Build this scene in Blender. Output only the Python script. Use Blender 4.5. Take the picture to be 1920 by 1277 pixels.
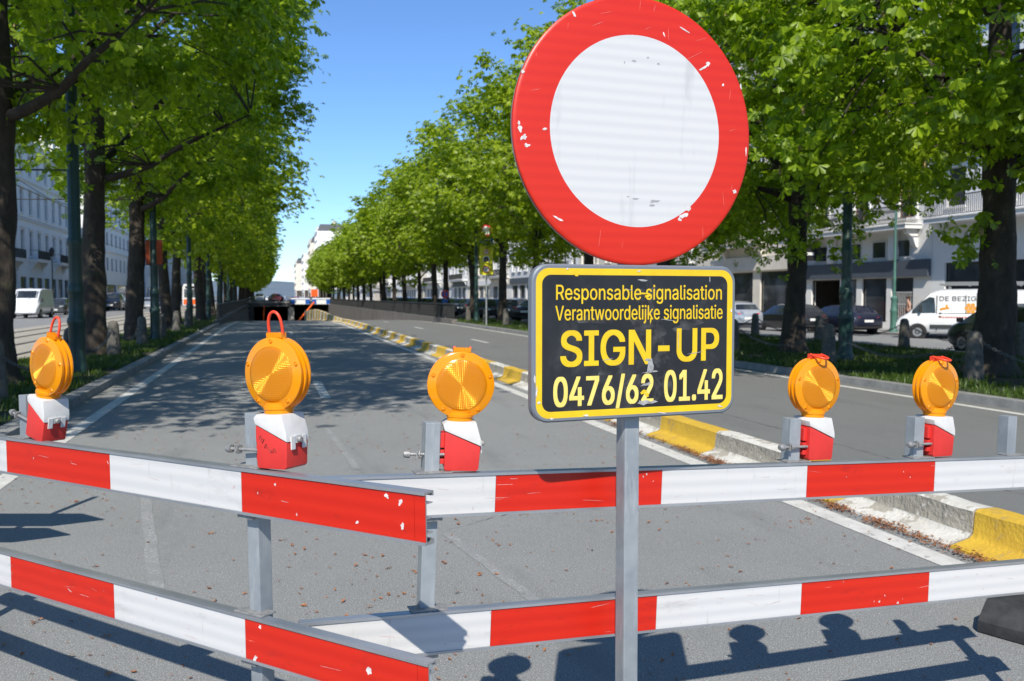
import bpy, bmesh, math, random
from math import sin, cos, tan, pi, radians, sqrt, atan2, hypot
from mathutils import Matrix, Vector, noise as mnoise

scene = bpy.context.scene
for o in list(bpy.data.objects):
    bpy.data.objects.remove(o)
COL = scene.collection
random.seed(11)

# ------------------------------------------------------------------ camera
PSI = radians(14.86)          # the camera looks this far to the right of the street axis (+Y)
PITCH = radians(2.81)
EYE = Vector((0.0, 0.0, 1.70))
FPX = 1700.0
cam_data = bpy.data.cameras.new("camera")
cam = bpy.data.objects.new("camera", cam_data)
COL.objects.link(cam)
cam.location = EYE
cam.rotation_euler = (pi / 2 - PITCH, 0, -PSI)
cam_data.sensor_width = 36.0
cam_data.lens = FPX / 1920 * 36.0
cam_data.clip_start = 0.05
cam_data.clip_end = 9000
cam_data.dof.use_dof = True
cam_data.dof.focus_distance = 2.75
cam_data.dof.aperture_fstop = 6.5
scene.camera = cam

# ------------------------------------------------------------------ sky, sun, exposure
SUN_AZ = radians(20.6)        # sunlight travels this far to the right of +Y
SUN_EL = radians(45.5)
world = bpy.data.worlds.new("World")
scene.world = world
world.use_nodes = True
wn = world.node_tree
sky = wn.nodes.new("ShaderNodeTexSky")
sky.sky_type = 'NISHITA'
sky.sun_disc = False
sky.sun_elevation = SUN_EL
sky.sun_rotation = pi + SUN_AZ
sky.altitude = 50
sky.air_density = 0.9
sky.dust_density = 0.0
sky.ozone_density = 10.0
bg = wn.nodes["Background"]
bg.inputs[1].default_value = 0.128
wn.links.new(sky.outputs[0], bg.inputs[0])
sun_data = bpy.data.lights.new("sun", 'SUN')
sun_data.energy = 4.2
sun_data.angle = radians(0.5)
sun_data.color = (1.0, 0.94, 0.84)
sun = bpy.data.objects.new("sun", sun_data)
COL.objects.link(sun)
travel = Vector((sin(SUN_AZ) * cos(SUN_EL), cos(SUN_AZ) * cos(SUN_EL), -sin(SUN_EL)))
sun.rotation_euler = travel.to_track_quat('-Z', 'Y').to_euler()
sun.location = (-20, -60, 70)
scene.view_settings.view_transform = 'Standard'
scene.view_settings.look = 'None'
scene.view_settings.exposure = 0.48
scene.view_settings.gamma = 1.0
scene.cycles.max_bounces = 6
scene.cycles.diffuse_bounces = 3
scene.cycles.transparent_max_bounces = 6
scene.cycles.caustics_reflective = False
scene.cycles.caustics_refractive = False
scene.cycles.use_denoising = True

# ------------------------------------------------------------------ helpers
def cam_axes():
    R = cam.rotation_euler.to_matrix()
    return R
def ray(px, py):
    """World direction through a pixel of the 1920 x 1277 picture."""
    return (cam_axes() @ Vector(((px - 960) / FPX, -(py - 638.5) / FPX, -1.0)))
def at(px, py, depth):
    """Point on that ray at a horizontal depth (metres ahead of the camera)."""
    d = ray(px, py)
    fwd = Vector((sin(PSI), cos(PSI), 0))
    return EYE + d * (depth / d.dot(fwd))
def street(px, L):
    """Distance along the street at which the plane lat=L is seen at column px."""
    u = (px - 960) / FPX
    return (cos(PSI) * L - u * sin(PSI) * L) / (sin(PSI) + cos(PSI) * u)

class MB:
    def __init__(s):
        s.v = []; s.f = []; s.m = []
    def add(s, verts, faces, mi=0, M=None):
        b = len(s.v)
        s.v += [tuple(M @ Vector(p)) for p in verts] if M is not None else [tuple(p) for p in verts]
        s.f += [tuple(b + i for i in q) for q in faces]
        s.m += [mi] * len(faces)
    def box(s, x0, x1, y0, y1, z0, z1, mi=0, M=None):
        s.add([(x0, y0, z0), (x1, y0, z0), (x1, y1, z0), (x0, y1, z0), (x0, y0, z1), (x1, y0, z1), (x1, y1, z1), (x0, y1, z1)],
              [(0, 3, 2, 1), (4, 5, 6, 7), (0, 1, 5, 4), (1, 2, 6, 5), (2, 3, 7, 6), (3, 0, 4, 7)], mi, M)
    def tube(s, pts, radii, n=8, mi=0, cap=True, M=None, wob=0.0, seed=0):
        pts = [Vector(p) for p in pts]
        vs = []; fs = []
        up = Vector((0, 0, 1))
        side = None
        for i, p in enumerate(pts):
            d = (pts[min(i + 1, len(pts) - 1)] - pts[max(i - 1, 0)]).normalized()
            if side is None:
                side = d.cross(up if abs(d.z) < 0.9 else Vector((1, 0, 0))).normalized()
            side = (side - d * side.dot(d)).normalized()
            q = d.cross(side)
            r = radii[i] if hasattr(radii, '__len__') else radii
            for k in range(n):
                a = 2 * pi * k / n
                rr = r
                if wob:
                    c = Vector((cos(a) * 1.6, sin(a) * 1.6, p.z * 1.1 + seed * 7.3))
                    rr = r * (1 + wob * mnoise.noise(c) + wob * .5 * mnoise.noise(c * 2.7))
                vs.append(p + side * (rr * cos(a)) + q * (rr * sin(a)))
        for i in range(len(pts) - 1):
            for k in range(n):
                k2 = (k + 1) % n
                fs.append((i * n + k, i * n + k2, (i + 1) * n + k2, (i + 1) * n + k))
        if cap:
            fs.append(tuple(range(n))[::-1])
            fs.append(tuple((len(pts) - 1) * n + k for k in range(n)))
        s.add(vs, fs, mi, M)
    def lathe(s, prof, n=24, mi=0, M=None):
        """prof: list of (radius, z) swept round z."""
        vs = []; fs = []; idx = []
        for (r, z) in prof:
            if r < 1e-6:
                idx.append([len(vs)]); vs.append((0, 0, z))
            else:
                idx.append(list(range(len(vs), len(vs) + n)))
                vs += [(r * cos(2 * pi * k / n), r * sin(2 * pi * k / n), z) for k in range(n)]
        for a, b in zip(idx, idx[1:]):
            for k in range(n):
                k2 = (k + 1) % n
                if len(a) == 1 and len(b) == 1: continue
                if len(a) == 1: fs.append((a[0], b[k], b[k2]))
                elif len(b) == 1: fs.append((a[k], a[k2], b[0]))
                else: fs.append((a[k], a[k2], b[k2], b[k]))
        s.add(vs, fs, mi, M)
    def prism(s, poly, y0, y1, mi=0, M=None):
        """poly in (x, z), extruded along y."""
        n = len(poly)
        vs = [(x, y0, z) for x, z in poly] + [(x, y1, z) for x, z in poly]
        fs = [tuple(range(n)), tuple(range(2 * n - 1, n - 1, -1))]
        fs += [((k + 1) % n, k, n + k, n + (k + 1) % n) for k in range(n)]
        s.add(vs, fs, mi, M)
    def build(s, name, mats, parent=None, smooth=None, bevel=0.0, loc=None):
        me = bpy.data.meshes.new(name)
        me.from_pydata(s.v, [], s.f)
        if not isinstance(mats, (list, tuple)): mats = [mats]
        for m in mats: me.materials.append(m)
        me.polygons.foreach_set('material_index', s.m)
        bm = bmesh.new(); bm.from_mesh(me)
        if bevel:
            bmesh.ops.remove_doubles(bm, verts=bm.verts, dist=1e-5)
            bmesh.ops.recalc_face_normals(bm, faces=bm.faces)
            es = [e for e in bm.edges if len(e.link_faces) == 2 and e.calc_face_angle(0) > radians(28)]
            bmesh.ops.bevel(bm, geom=es, offset=bevel, segments=2, affect='EDGES', profile=.7, clamp_overlap=True)
        else:
            bmesh.ops.recalc_face_normals(bm, faces=bm.faces)
        bm.to_mesh(me); bm.free()
        if smooth is not None:
            me.polygons.foreach_set('use_smooth', [True] * len(me.polygons))
            me.set_sharp_from_angle(angle=radians(smooth))
        o = bpy.data.objects.new(name, me)
        COL.objects.link(o)
        if parent is not None: o.parent = parent
        if loc is not None: o.location = loc
        return o

def tag(o, label, cat, group=None):
    o['label'] = label; o['category'] = cat
    if group: o['group'] = group
    return o
def thing(name, label, cat, loc=(0, 0, 0), rotz=0.0, group=None):
    o = bpy.data.objects.new(name, None)
    COL.objects.link(o)
    o.empty_display_size = .2
    o.location = loc; o.rotation_euler = (0, 0, rotz)
    return tag(o, label, cat, group)
def kind(o, k):
    o['kind'] = k; return o
KIDS = {}
def copy_thing(root, loc, rotz=0.0, label=None, scale=None):
    r = root.copy(); COL.objects.link(r)
    r.location = loc; r.rotation_euler = (0, 0, rotz)
    if scale is not None: r.scale = scale
    if label: r['label'] = label
    for ch in root.children:
        c = ch.copy(); COL.objects.link(c); c.parent = r
        for g in ch.children:
            d = g.copy(); COL.objects.link(d); d.parent = c
    return r

# ------------------------------------------------------------------ materials
def mat(name, col, rough=.6, metal=0.0, var=None, col2=None, bump=None, spec=None, coat=0.0, sheen=None, lo=.35, hi=.65, detail=6.0, vscale=(1, 1, 1)):
    """Principled; var=(scale) mixes col and col2 by noise; bump=(scale, strength, distance)."""
    m = bpy.data.materials.new(name); m.use_nodes = True
    nt = m.node_tree; b = nt.nodes["Principled BSDF"]
    b.inputs["Base Color"].default_value = (*col, 1)
    b.inputs["Roughness"].default_value = rough
    b.inputs["Metallic"].default_value = metal
    if spec is not None: b.inputs["Specular IOR Level"].default_value = spec
    if coat: b.inputs["Coat Weight"].default_value = coat; b.inputs["Coat Roughness"].default_value = .06
    tc = nt.nodes.new("ShaderNodeTexCoord")
    mp = nt.nodes.new("ShaderNodeMapping"); mp.inputs["Scale"].default_value = vscale
    nt.links.new(tc.outputs["Object"], mp.inputs[0])
    if var:
        n = nt.nodes.new("ShaderNodeTexNoise"); n.inputs["Scale"].default_value = var; n.inputs["Detail"].default_value = detail
        n.inputs["Roughness"].default_value = .65
        r = nt.nodes.new("ShaderNodeMapRange"); r.inputs[1].default_value = lo; r.inputs[2].default_value = hi
        x = nt.nodes.new("ShaderNodeMix"); x.data_type = 'RGBA'
        x.inputs[6].default_value = (*col, 1); x.inputs[7].default_value = (*(col2 or [c * .7 for c in col]), 1)
        nt.links.new(mp.outputs[0], n.inputs[0]); nt.links.new(n.outputs[0], r.inputs[0])
        nt.links.new(r.outputs[0], x.inputs[0]); nt.links.new(x.outputs[2], b.inputs["Base Color"])
        m["mix"] = x.name
    if bump:
        n = nt.nodes.new("ShaderNodeTexNoise"); n.inputs["Scale"].default_value = bump[0]; n.inputs["Detail"].default_value = 5
        bp = nt.nodes.new("ShaderNodeBump"); bp.inputs["Strength"].default_value = bump[1]; bp.inputs["Distance"].default_value = bump[2]
        nt.links.new(mp.outputs[0], n.inputs[0]); nt.links.new(n.outputs[0], bp.inputs["Height"]); nt.links.new(bp.outputs[0], b.inputs["Normal"])
    return m

def add_layer(m, col, scale, lo, hi, vscale=(1, 1, 1), detail=8, rough=None, dist=0.0):
    """A second noise mask (chips, stains, scratches) laid over whatever feeds the base colour."""
    nt = m.node_tree; b = nt.nodes["Principled BSDF"]
    tc = nt.nodes.new("ShaderNodeTexCoord"); mp = nt.nodes.new("ShaderNodeMapping"); mp.inputs["Scale"].default_value = vscale
    n = nt.nodes.new("ShaderNodeTexNoise"); n.inputs["Scale"].default_value = scale; n.inputs["Detail"].default_value = detail; n.inputs["Roughness"].default_value = .7
    n.inputs["Distortion"].default_value = dist
    r = nt.nodes.new("ShaderNodeMapRange"); r.inputs[1].default_value = lo; r.inputs[2].default_value = hi
    x = nt.nodes.new("ShaderNodeMix"); x.data_type = 'RGBA'
    s = b.inputs["Base Color"]
    if s.is_linked:
        nt.links.new(s.links[0].from_socket, x.inputs[6])
    else:
        x.inputs[6].default_value = s.default_value
    x.inputs[7].default_value = (*col, 1)
    nt.links.new(tc.outputs["Object"], mp.inputs[0]); nt.links.new(mp.outputs[0], n.inputs[0]); nt.links.new(n.outputs[0], r.inputs[0])
    nt.links.new(r.outputs[0], x.inputs[0]); nt.links.new(x.outputs[2], s)
    return m

def sheeting(name, c1, c2, bands, rough=.34):
    """Retroreflective film: faint moulding bands along the board and a fine cell texture."""
    m = mat(name, c1, rough)
    nt = m.node_tree; b = nt.nodes["Principled BSDF"]
    tc = nt.nodes.new("ShaderNodeTexCoord")
    w = nt.nodes.new("ShaderNodeTexWave"); w.wave_type = 'BANDS'; w.bands_direction = 'Z'
    w.inputs["Scale"].default_value = bands; w.inputs["Distortion"].default_value = .6; w.inputs["Detail"].default_value = 2; w.inputs["Detail Scale"].default_value = .6
    x = nt.nodes.new("ShaderNodeMix"); x.data_type = 'RGBA'
    x.inputs[6].default_value = (*c1, 1); x.inputs[7].default_value = (*c2, 1)
    nt.links.new(tc.outputs["Object"], w.inputs[0]); nt.links.new(w.outputs["Color"], x.inputs[0]); nt.links.new(x.outputs[2], b.inputs["Base Color"])
    v = nt.nodes.new("ShaderNodeTexVoronoi"); v.inputs["Scale"].default_value = 260
    bp = nt.nodes.new("ShaderNodeBump"); bp.inputs["Strength"].default_value = .12; bp.inputs["Distance"].default_value = .001
    nt.links.new(tc.outputs["Object"], v.inputs["Vector"]); nt.links.new(v.outputs[0], bp.inputs["Height"]); nt.links.new(bp.outputs[0], b.inputs["Normal"])
    return m

M = {}
M['white_film'] = sheeting("white_reflective_film", (.62, .61, .59), (.55, .55, .54), 8)
add_layer(M['white_film'], (.40, .39, .37), 4, .56, .80, (1, 1, 3))
add_layer(M['white_film'], (.36, .35, .33), 3, .60, .72, (6, 1, .6))
add_layer(M['white_film'], (.30, .29, .28), 26, .72, .76, (.4, 1, 3))
M['red_film'] = sheeting("red_reflective_film", (.60, .017, .004), (.54, .013, .003), 8, .4)
add_layer(M['red_film'], (.80, .20, .15), 20, .66, .76, (.25, 1, 2))
add_layer(M['red_film'], (.30, .012, .008), 5, .56, .76, (1, 1, 3))
add_layer(M['red_film'], (.8, .74, .7), 14, .755, .775, (1, 1, 1))
M['disc_white'] = sheeting("sign_white_film", (.61, .60, .58), (.56, .555, .545), 11)
add_layer(M['disc_white'], (.42, .42, .42), 3.5, .58, .8, (3, 1, .5))
add_layer(M['disc_white'], (.25, .24, .23), 45, .75, .79, (.5, 1, 2))
M['disc_red'] = sheeting("sign_red_film", (.62, .022, .005), (.58, .018, .004), 11, .4)
add_layer(M['disc_red'], (.86, .28, .22), 9, .66, .76, (1, 1, .3))
add_layer(M['disc_red'], (.85, .80, .76), 15, .715, .735)
M['chip'] = mat("bare_chipped_paint", (.80, .76, .72), .55, var=60, col2=(.45, .42, .4))
M['alu'] = mat("weathered_aluminium", (.55, .56, .57), .42, .75, var=9, col2=(.40, .42, .44), bump=(120, .15, .001), vscale=(.3, 1, 1))
M['galv'] = mat("galvanised_steel", (.40, .43, .44), .55, .45, var=7, col2=(.29, .32, .34), bump=(60, .1, .001), detail=3)
add_layer(M['galv'], (.50, .52, .52), 30, .55, .7, (1, 1, .15))
M['bolt'] = mat("zinc_bolt", (.22, .22, .215), .55, .4, var=80, col2=(.4, .39, .37))
M['rubber'] = mat("black_rubber", (.018, .018, .019), .75, var=9, col2=(.045, .045, .045), bump=(90, .4, .002))
M['plastic_red'] = mat("red_battery_case_plastic", (.64, .035, .028), .42, var=20, col2=(.55, .03, .025), lo=.4, hi=.8)
add_layer(M['plastic_red'], (.18, .03, .03), 18, .69, .74)
M['plastic_white'] = mat("white_lamp_cap_plastic", (.66, .65, .62), .45, var=22, col2=(.56, .54, .5), lo=.45, hi=.8)
add_layer(M['plastic_white'], (.35, .33, .30), 24, .70, .78)
M['handle'] = mat("red_handle_plastic", (.78, .06, .02), .4)

def amber(name, col, aniso):
    m = bpy.data.materials.new(name); m.use_nodes = True
    nt = m.node_tree; b = nt.nodes["Principled BSDF"]; out = nt.nodes["Material Output"]
    b.inputs["Base Color"].default_value = (*col, 1)
    b.inputs["Roughness"].default_value = .18
    b.inputs["Coat Weight"].default_value = .2; b.inputs["Coat Roughness"].default_value = .06
    tc = nt.nodes.new("ShaderNodeTexCoord")
    tr = nt.nodes.new("ShaderNodeBsdfTranslucent"); tr.inputs[0].default_value = (1.0, .38, .0, 1)
    mx = nt.nodes.new("ShaderNodeMixShader"); mx.inputs[0].default_value = .25
    nt.links.new(b.outputs[0], mx.inputs[1]); nt.links.new(tr.outputs[0], mx.inputs[2])
    last = mx
    if aniso:
        # moulded lens cells (square grid, concentric behind): real relief, real highlight
        ck = nt.nodes.new("ShaderNodeTexVoronoi"); ck.distance = 'CHEBYCHEV'; ck.inputs["Scale"].default_value = 185; ck.inputs["Randomness"].default_value = .0
        bp = nt.nodes.new("ShaderNodeBump"); bp.inputs["Strength"].default_value = .6; bp.inputs["Distance"].default_value = .002
        nt.links.new(tc.outputs["Object"], ck.inputs["Vector"]); nt.links.new(ck.outputs[0], bp.inputs["Height"]); nt.links.new(bp.outputs[0], b.inputs["Normal"])
        tg = nt.nodes.new("ShaderNodeTangent"); tg.direction_type = 'RADIAL'; tg.axis = 'Y'
        g = nt.nodes.new("ShaderNodeBsdfAnisotropic"); g.inputs["Color"].default_value = (1.0, .62, .08, 1)
        g.inputs["Roughness"].default_value = .5; g.inputs["Anisotropy"].default_value = .8
        nt.links.new(tg.outputs[0], g.inputs["Tangent"]); nt.links.new(bp.outputs[0], g.inputs["Normal"])
        m2 = nt.nodes.new("ShaderNodeMixShader"); m2.inputs[0].default_value = .30
        nt.links.new(mx.outputs[0], m2.inputs[1]); nt.links.new(g.outputs[0], m2.inputs[2]); last = m2
    nt.links.new(last.outputs[0], out.inputs[0])
    return m
M['amber_lens'] = amber("amber_moulded_lens", (.92, .30, .002), True)
M['amber'] = amber("amber_plastic", (.95, .36, .006), False)

M['black_film'] = mat("black_sign_film", (.012, .012, .013), .38, var=5, col2=(.022, .022, .024))
add_layer(M['black_film'], (.075, .075, .075), 4.5, .54, .8, (1, 1, 1), dist=.6)
add_layer(M['black_film'], (.32, .32, .31), 28, .70, .76, (1, 1, .35))
M['yellow_film'] = mat("yellow_sign_film", (.78, .54, .012), .4, var=14, col2=(.70, .46, .01))
add_layer(M['yellow_film'], (.35, .3, .2), 22, .71, .75)
M['pale_yellow'] = mat("pale_yellow_sign_film", (.84, .68, .18), .4, var=18, col2=(.78, .60, .13))
add_layer(M['pale_yellow'], (.3, .28, .2), 20, .74, .78)
M['paint_grey'] = mat("sign_edge_grey_paint", (.20, .22, .24), .5, .3, var=20, col2=(.2, .22, .25))
add_layer(M['paint_grey'], (.7, .7, .68), 30, .68, .74)

# ---- ground materials
def asphalt(name, c, light, patches):
    m = mat(name, c, .88, var=.55, col2=[k * patches for k in c], detail=7, lo=.3, hi=.72)
    add_layer(m, light, 150, .53, .64, detail=3)
    add_layer(m, [min(1, k * 1.3) for k in light], 85, .655, .69, detail=2)
    add_layer(m, [k * .36 for k in c], 110, .56, .66, detail=3)
    add_layer(m, [k * .72 for k in c], 1.6, .54, .76, (1, .22, 1), detail=10)
    add_layer(m, [k * .5 for k in c], 1.1, .69, .73, (1, 1, 1), detail=12)
    nt = m.node_tree; b = nt.nodes["Principled BSDF"]
    tc = nt.nodes.new("ShaderNodeTexCoord"); n = nt.nodes.new("ShaderNodeTexNoise"); n.inputs["Scale"].default_value = 170; n.inputs["Detail"].default_value = 3
    bp = nt.nodes.new("ShaderNodeBump"); bp.inputs["Strength"].default_value = .55; bp.inputs["Distance"].default_value = .006
    nt.links.new(tc.outputs["Object"], n.inputs[0]); nt.links.new(n.outputs[0], bp.inputs["Height"]); nt.links.new(bp.outputs[0], b.inputs["Normal"])
    return m
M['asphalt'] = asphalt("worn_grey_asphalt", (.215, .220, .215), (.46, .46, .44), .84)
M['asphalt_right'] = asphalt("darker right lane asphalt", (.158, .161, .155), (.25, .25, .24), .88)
M['asphalt_side'] = asphalt("side_road_asphalt", (.23, .23, .228), (.34, .34, .33), .85)
M['line'] = mat("worn_white_road_paint", (.62, .61, .57), .75, var=6, col2=(.48, .47, .44), bump=(120, .3, .003))
add_layer(M['line'], (.16, .16, .155), 14, .58, .68, (1, .6, 1), detail=12)
M['ghost'] = mat("scraped_old_road_marking", (.232, .237, .232), .88, bump=(170, .5, .006))
add_layer(M['ghost'], (.50, .50, .49), 60, .50, .66, detail=8)
add_layer(M['ghost'], (.225, .23, .225), 3, .42, .60, detail=6)
M['kerb_white'] = mat("white_painted_kerb_concrete", (.66, .64, .58), .8, var=5, col2=(.52, .50, .44), bump=(35, .6, .012))
add_layer(M['kerb_white'], (.36, .33, .27), 4.5, .53, .57, (1, 1, 1), detail=10)
M['kerb_yellow'] = mat("yellow_painted_kerb_concrete", (.62, .40, .035), .78, var=6, col2=(.52, .32, .03), bump=(35, .7, .012))
add_layer(M['kerb_yellow'], (.33, .27, .15), 6, .58, .67, detail=10)
M['kerb_bare'] = mat("bare_rough_kerb_concrete", (.36, .33, .27), .9, var=8, col2=(.25, .23, .19), bump=(28, 1.0, .02))
add_layer(M['kerb_bare'], (.62, .6, .54), 9, .6, .68, detail=10)
M['kerb_stone'] = mat("grey_kerb_stone", (.27, .27, .26), .85, var=4, col2=(.18, .18, .175), bump=(40, .5, .006))
M['pavement'] = mat("pale_pavement_slabs", (.36, .35, .33), .85, var=2, col2=(.27, .265, .25), bump=(30, .3, .005))
M['soil'] = mat("verge_soil", (.035, .028, .018), .95, var=2.2, col2=(.020, .036, .008), bump=(14, 1, .04))
M['ballast'] = mat("tram_bed_paving", (.40, .37, .31), .9, var=3, col2=(.30, .28, .235), bump=(26, .7, .02))
M['rail'] = mat("tram_rail_steel", (.16, .13, .11), .4, .7)
M['ground'] = mat("ground_soil", (.16, .15, .13), .95, var=.2, col2=(.10, .11, .07))
M['concrete'] = mat("grey_concrete", (.30, .29, .27), .85, var=1.2, col2=(.20, .195, .185), bump=(20, .4, .01))
M['concrete_dark'] = mat("sooty_concrete", (.11, .11, .11), .9, var=.8, col2=(.07, .07, .07), bump=(15, .4, .01))
M['wall_panel'] = mat("brown_grey_ramp_wall", (.20, .18, .165), .85, var=1.0, col2=(.15, .135, .125), bump=(12, .4, .01))
M['rail_paint'] = mat("black_railing_paint", (.018, .02, .02), .5, var=12, col2=(.03, .03, .03))
M['stone'] = mat("rough_bollard_stone", (.15, .138, .118), .9, var=9, col2=(.075, .07, .06), bump=(45, .8, .012))
M['iron'] = mat("dark_iron_chain", (.22, .23, .235), .55, .5, var=40, col2=(.05, .05, .055))
M['green_iron'] = mat("green_painted_iron", (.020, .055, .047), .42, var=5, col2=(.012, .036, .031), bump=(30, .15, .004))
M['green_iron_pale'] = mat("pale_green_painted_iron", (.08, .19, .15), .5, var=5, col2=(.06, .15, .12))
M['litter'] = mat("fallen_brown_bud_scales", (.40, .16, .055), .8, var=30, col2=(.18, .075, .035))
M['hill'] = mat("haze_tinted_wooded_hill", (.10, .14, .17), .95, var=.01, col2=(.13, .17, .2))  # distance haze is put into the hill's blue-grey colour

# ---- foliage
def foliage(name, dark, light, trans=.35):
    m = bpy.data.materials.new(name); m.use_nodes = True
    nt = m.node_tree; b = nt.nodes["Principled BSDF"]; out = nt.nodes["Material Output"]
    geo = nt.nodes.new("ShaderNodeNewGeometry")
    x = nt.nodes.new("ShaderNodeMix"); x.data_type = 'RGBA'
    x.inputs[6].default_value = (*dark, 1); x.inputs[7].default_value = (*light, 1)
    nt.links.new(geo.outputs["Random Per Island"], x.inputs[0])
    nt.links.new(x.outputs[2], b.inputs["Base Color"])
    b.inputs["Roughness"].default_value = .42
    b.inputs["Specular IOR Level"].default_value = .4
    t = nt.nodes.new("ShaderNodeBsdfTranslucent")
    br = nt.nodes.new("ShaderNodeMix"); br.data_type = 'RGBA'; br.blend_type = 'MULTIPLY'; br.inputs[0].default_value = 1
    nt.links.new(x.outputs[2], br.inputs[6]); br.inputs[7].default_value = (1.45, 1.5, .4, 1)
    nt.links.new(br.outputs[2], t.inputs[0])
    mx = nt.nodes.new("ShaderNodeMixShader"); mx.inputs[0].default_value = trans
    nt.links.new(b.outputs[0], mx.inputs[1]); nt.links.new(t.outputs[0], mx.inputs[2]); nt.links.new(mx.outputs[0], out.inputs[0])
    return m
M['leaf'] = foliage("spring_chestnut_leaf", (.105, .185, .005), (.350, .490, .018), .5)
M['leaf_far'] = foliage("young_yellow_green_leaf", (.115, .190, .006), (.385, .490, .020), .5)
M['grass'] = foliage("short_green_grass", (.030, .068, .006), (.085, .135, .015), .2)
M['blossom'] = mat("budding_chestnut_candle", (.40, .30, .13), .7, var=40, col2=(.25, .2, .07))
def bark_mat():
    m = mat("furrowed_brown_bark", (.060, .047, .036), .95, var=6, col2=(.028, .022, .017), vscale=(1, 1, .35), bump=(11, 1.0, .035), detail=10)
    add_layer(m, (.075, .085, .035), 1.6, .55, .75, detail=8)
    add_layer(m, (.13, .115, .095), 8, .60, .74, (1, 1, .5), detail=10)
    return m
M['bark'] = bark_mat()

# ---- buildings and vehicles
M['stucco'] = mat("white_stucco", (.82, .81, .78), .85, var=.8, col2=(.74, .73, .70), bump=(18, .15, .006))
M['stucco_grey'] = mat("pale_grey_stucco", (.74, .75, .76), .85, var=.7, col2=(.66, .67, .68), bump=(18, .15, .006))
M['cream'] = mat("cream_stone_facade", (.76, .71, .62), .88, var=.9, col2=(.66, .61, .53), bump=(14, .2, .006))
M['modern_white'] = mat("smooth_white_cladding", (.86, .86, .85), .6, var=.5, col2=(.80, .80, .79))
M['shop_grey'] = mat("blue_grey_shop_fascia", (.085, .10, .125), .5, var=1.5, col2=(.075, .09, .11))
M['slate'] = mat("dark_slate_roof", (.09, .094, .105), .6, var=3, col2=(.06, .063, .072))
M['dark_inside'] = mat("dark_interior_shade", (.05, .045, .04), .9, var=.8, col2=(.10, .085, .07))  # the darkness of unlit interiors is put into this colour
M['wood_frame'] = mat("brown_window_frame", (.24, .15, .085), .6, var=10, col2=(.17, .1, .06))
M['white_frame'] = mat("white_window_frame", (.68, .68, .66), .5, var=12, col2=(.6, .6, .58))
M['dark_frame'] = mat("black_window_frame", (.02, .02, .022), .45)
def glass_mat(name, c):
    m = mat(name, c, .06, 0, var=.7, col2=[min(1, k * 2.6) for k in c], spec=.8, lo=.45, hi=.7, detail=1)
    return m
M['pane'] = glass_mat("window_glass", (.035, .04, .045))
M['car_glass'] = glass_mat("car_glass", (.018, .022, .024))
M['tyre'] = mat("tyre_rubber", (.016, .016, .016), .85)
M['rim'] = mat("alloy_rim", (.45, .45, .46), .35, .8)
M['tail'] = mat("red_tail_light", (.62, .02, .015), .2, coat=.5)
M['head'] = mat("clear_headlight", (.7, .72, .74), .15, .2, coat=.5)
M['plate_white'] = mat("white_number_plate", (.75, .74, .72), .4)
M['black_trim'] = mat("black_car_trim", (.02, .02, .022), .6)
def paint(name, c, metal=.3):
    return mat(name, c, .32, metal, coat=.8, var=3, col2=[k * .9 for k in c])
M['car_silver'] = paint("silver_car_paint", (.50, .53, .57), .5)
M['car_black'] = paint("black_car_paint", (.018, .019, .023))
M['car_blue'] = paint("dark_blue_car_paint", (.016, .02, .045))
M['car_grey'] = paint("dark_grey_car_paint", (.06, .065, .065), .4)
M['car_green'] = paint("dark_green_grey_car_paint", (.055, .07, .062), .4)
M['car_red'] = paint("red_car_paint", (.42, .02, .025))
M['car_white'] = paint("white_van_paint", (.74, .75, .76), 0)
M['orange'] = mat("orange_plastic_sheet", (.85, .13, .012), .5, var=6, col2=(.75, .10, .01))
M['orange_cloth'] = mat('faded_orange_banner_cloth', (.36, .060, .014), .85, var=6, col2=(.28, .045, .012))
M['sign_blue'] = mat("blue_sign_film", (.012, .10, .42), .4, var=8, col2=(.01, .08, .36))
M['sign_yellow'] = mat("fluorescent_yellow_sign_film", (.72, .70, .012), .45, var=4, col2=(.58, .52, .01))
M['sign_white'] = mat("white_sign_film", (.78, .78, .76), .4)
M['sign_red'] = mat("red_small_sign_film", (.62, .02, .02), .4)
M['skin'] = mat("skin", (.48, .27, .19), .6)
M['hair'] = mat("brown_hair", (.05, .03, .02), .7)
M['cloth'] = mat("dark_trousers", (.03, .035, .05), .9)
M['bee_orange'] = mat("orange_logo_print", (.72, .30, .03), .45)
M['text_dark'] = mat("dark_grey_lettering", (.05, .055, .06), .5)
M['text_red'] = mat("red_lettering", (.55, .12, .08), .5)

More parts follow.
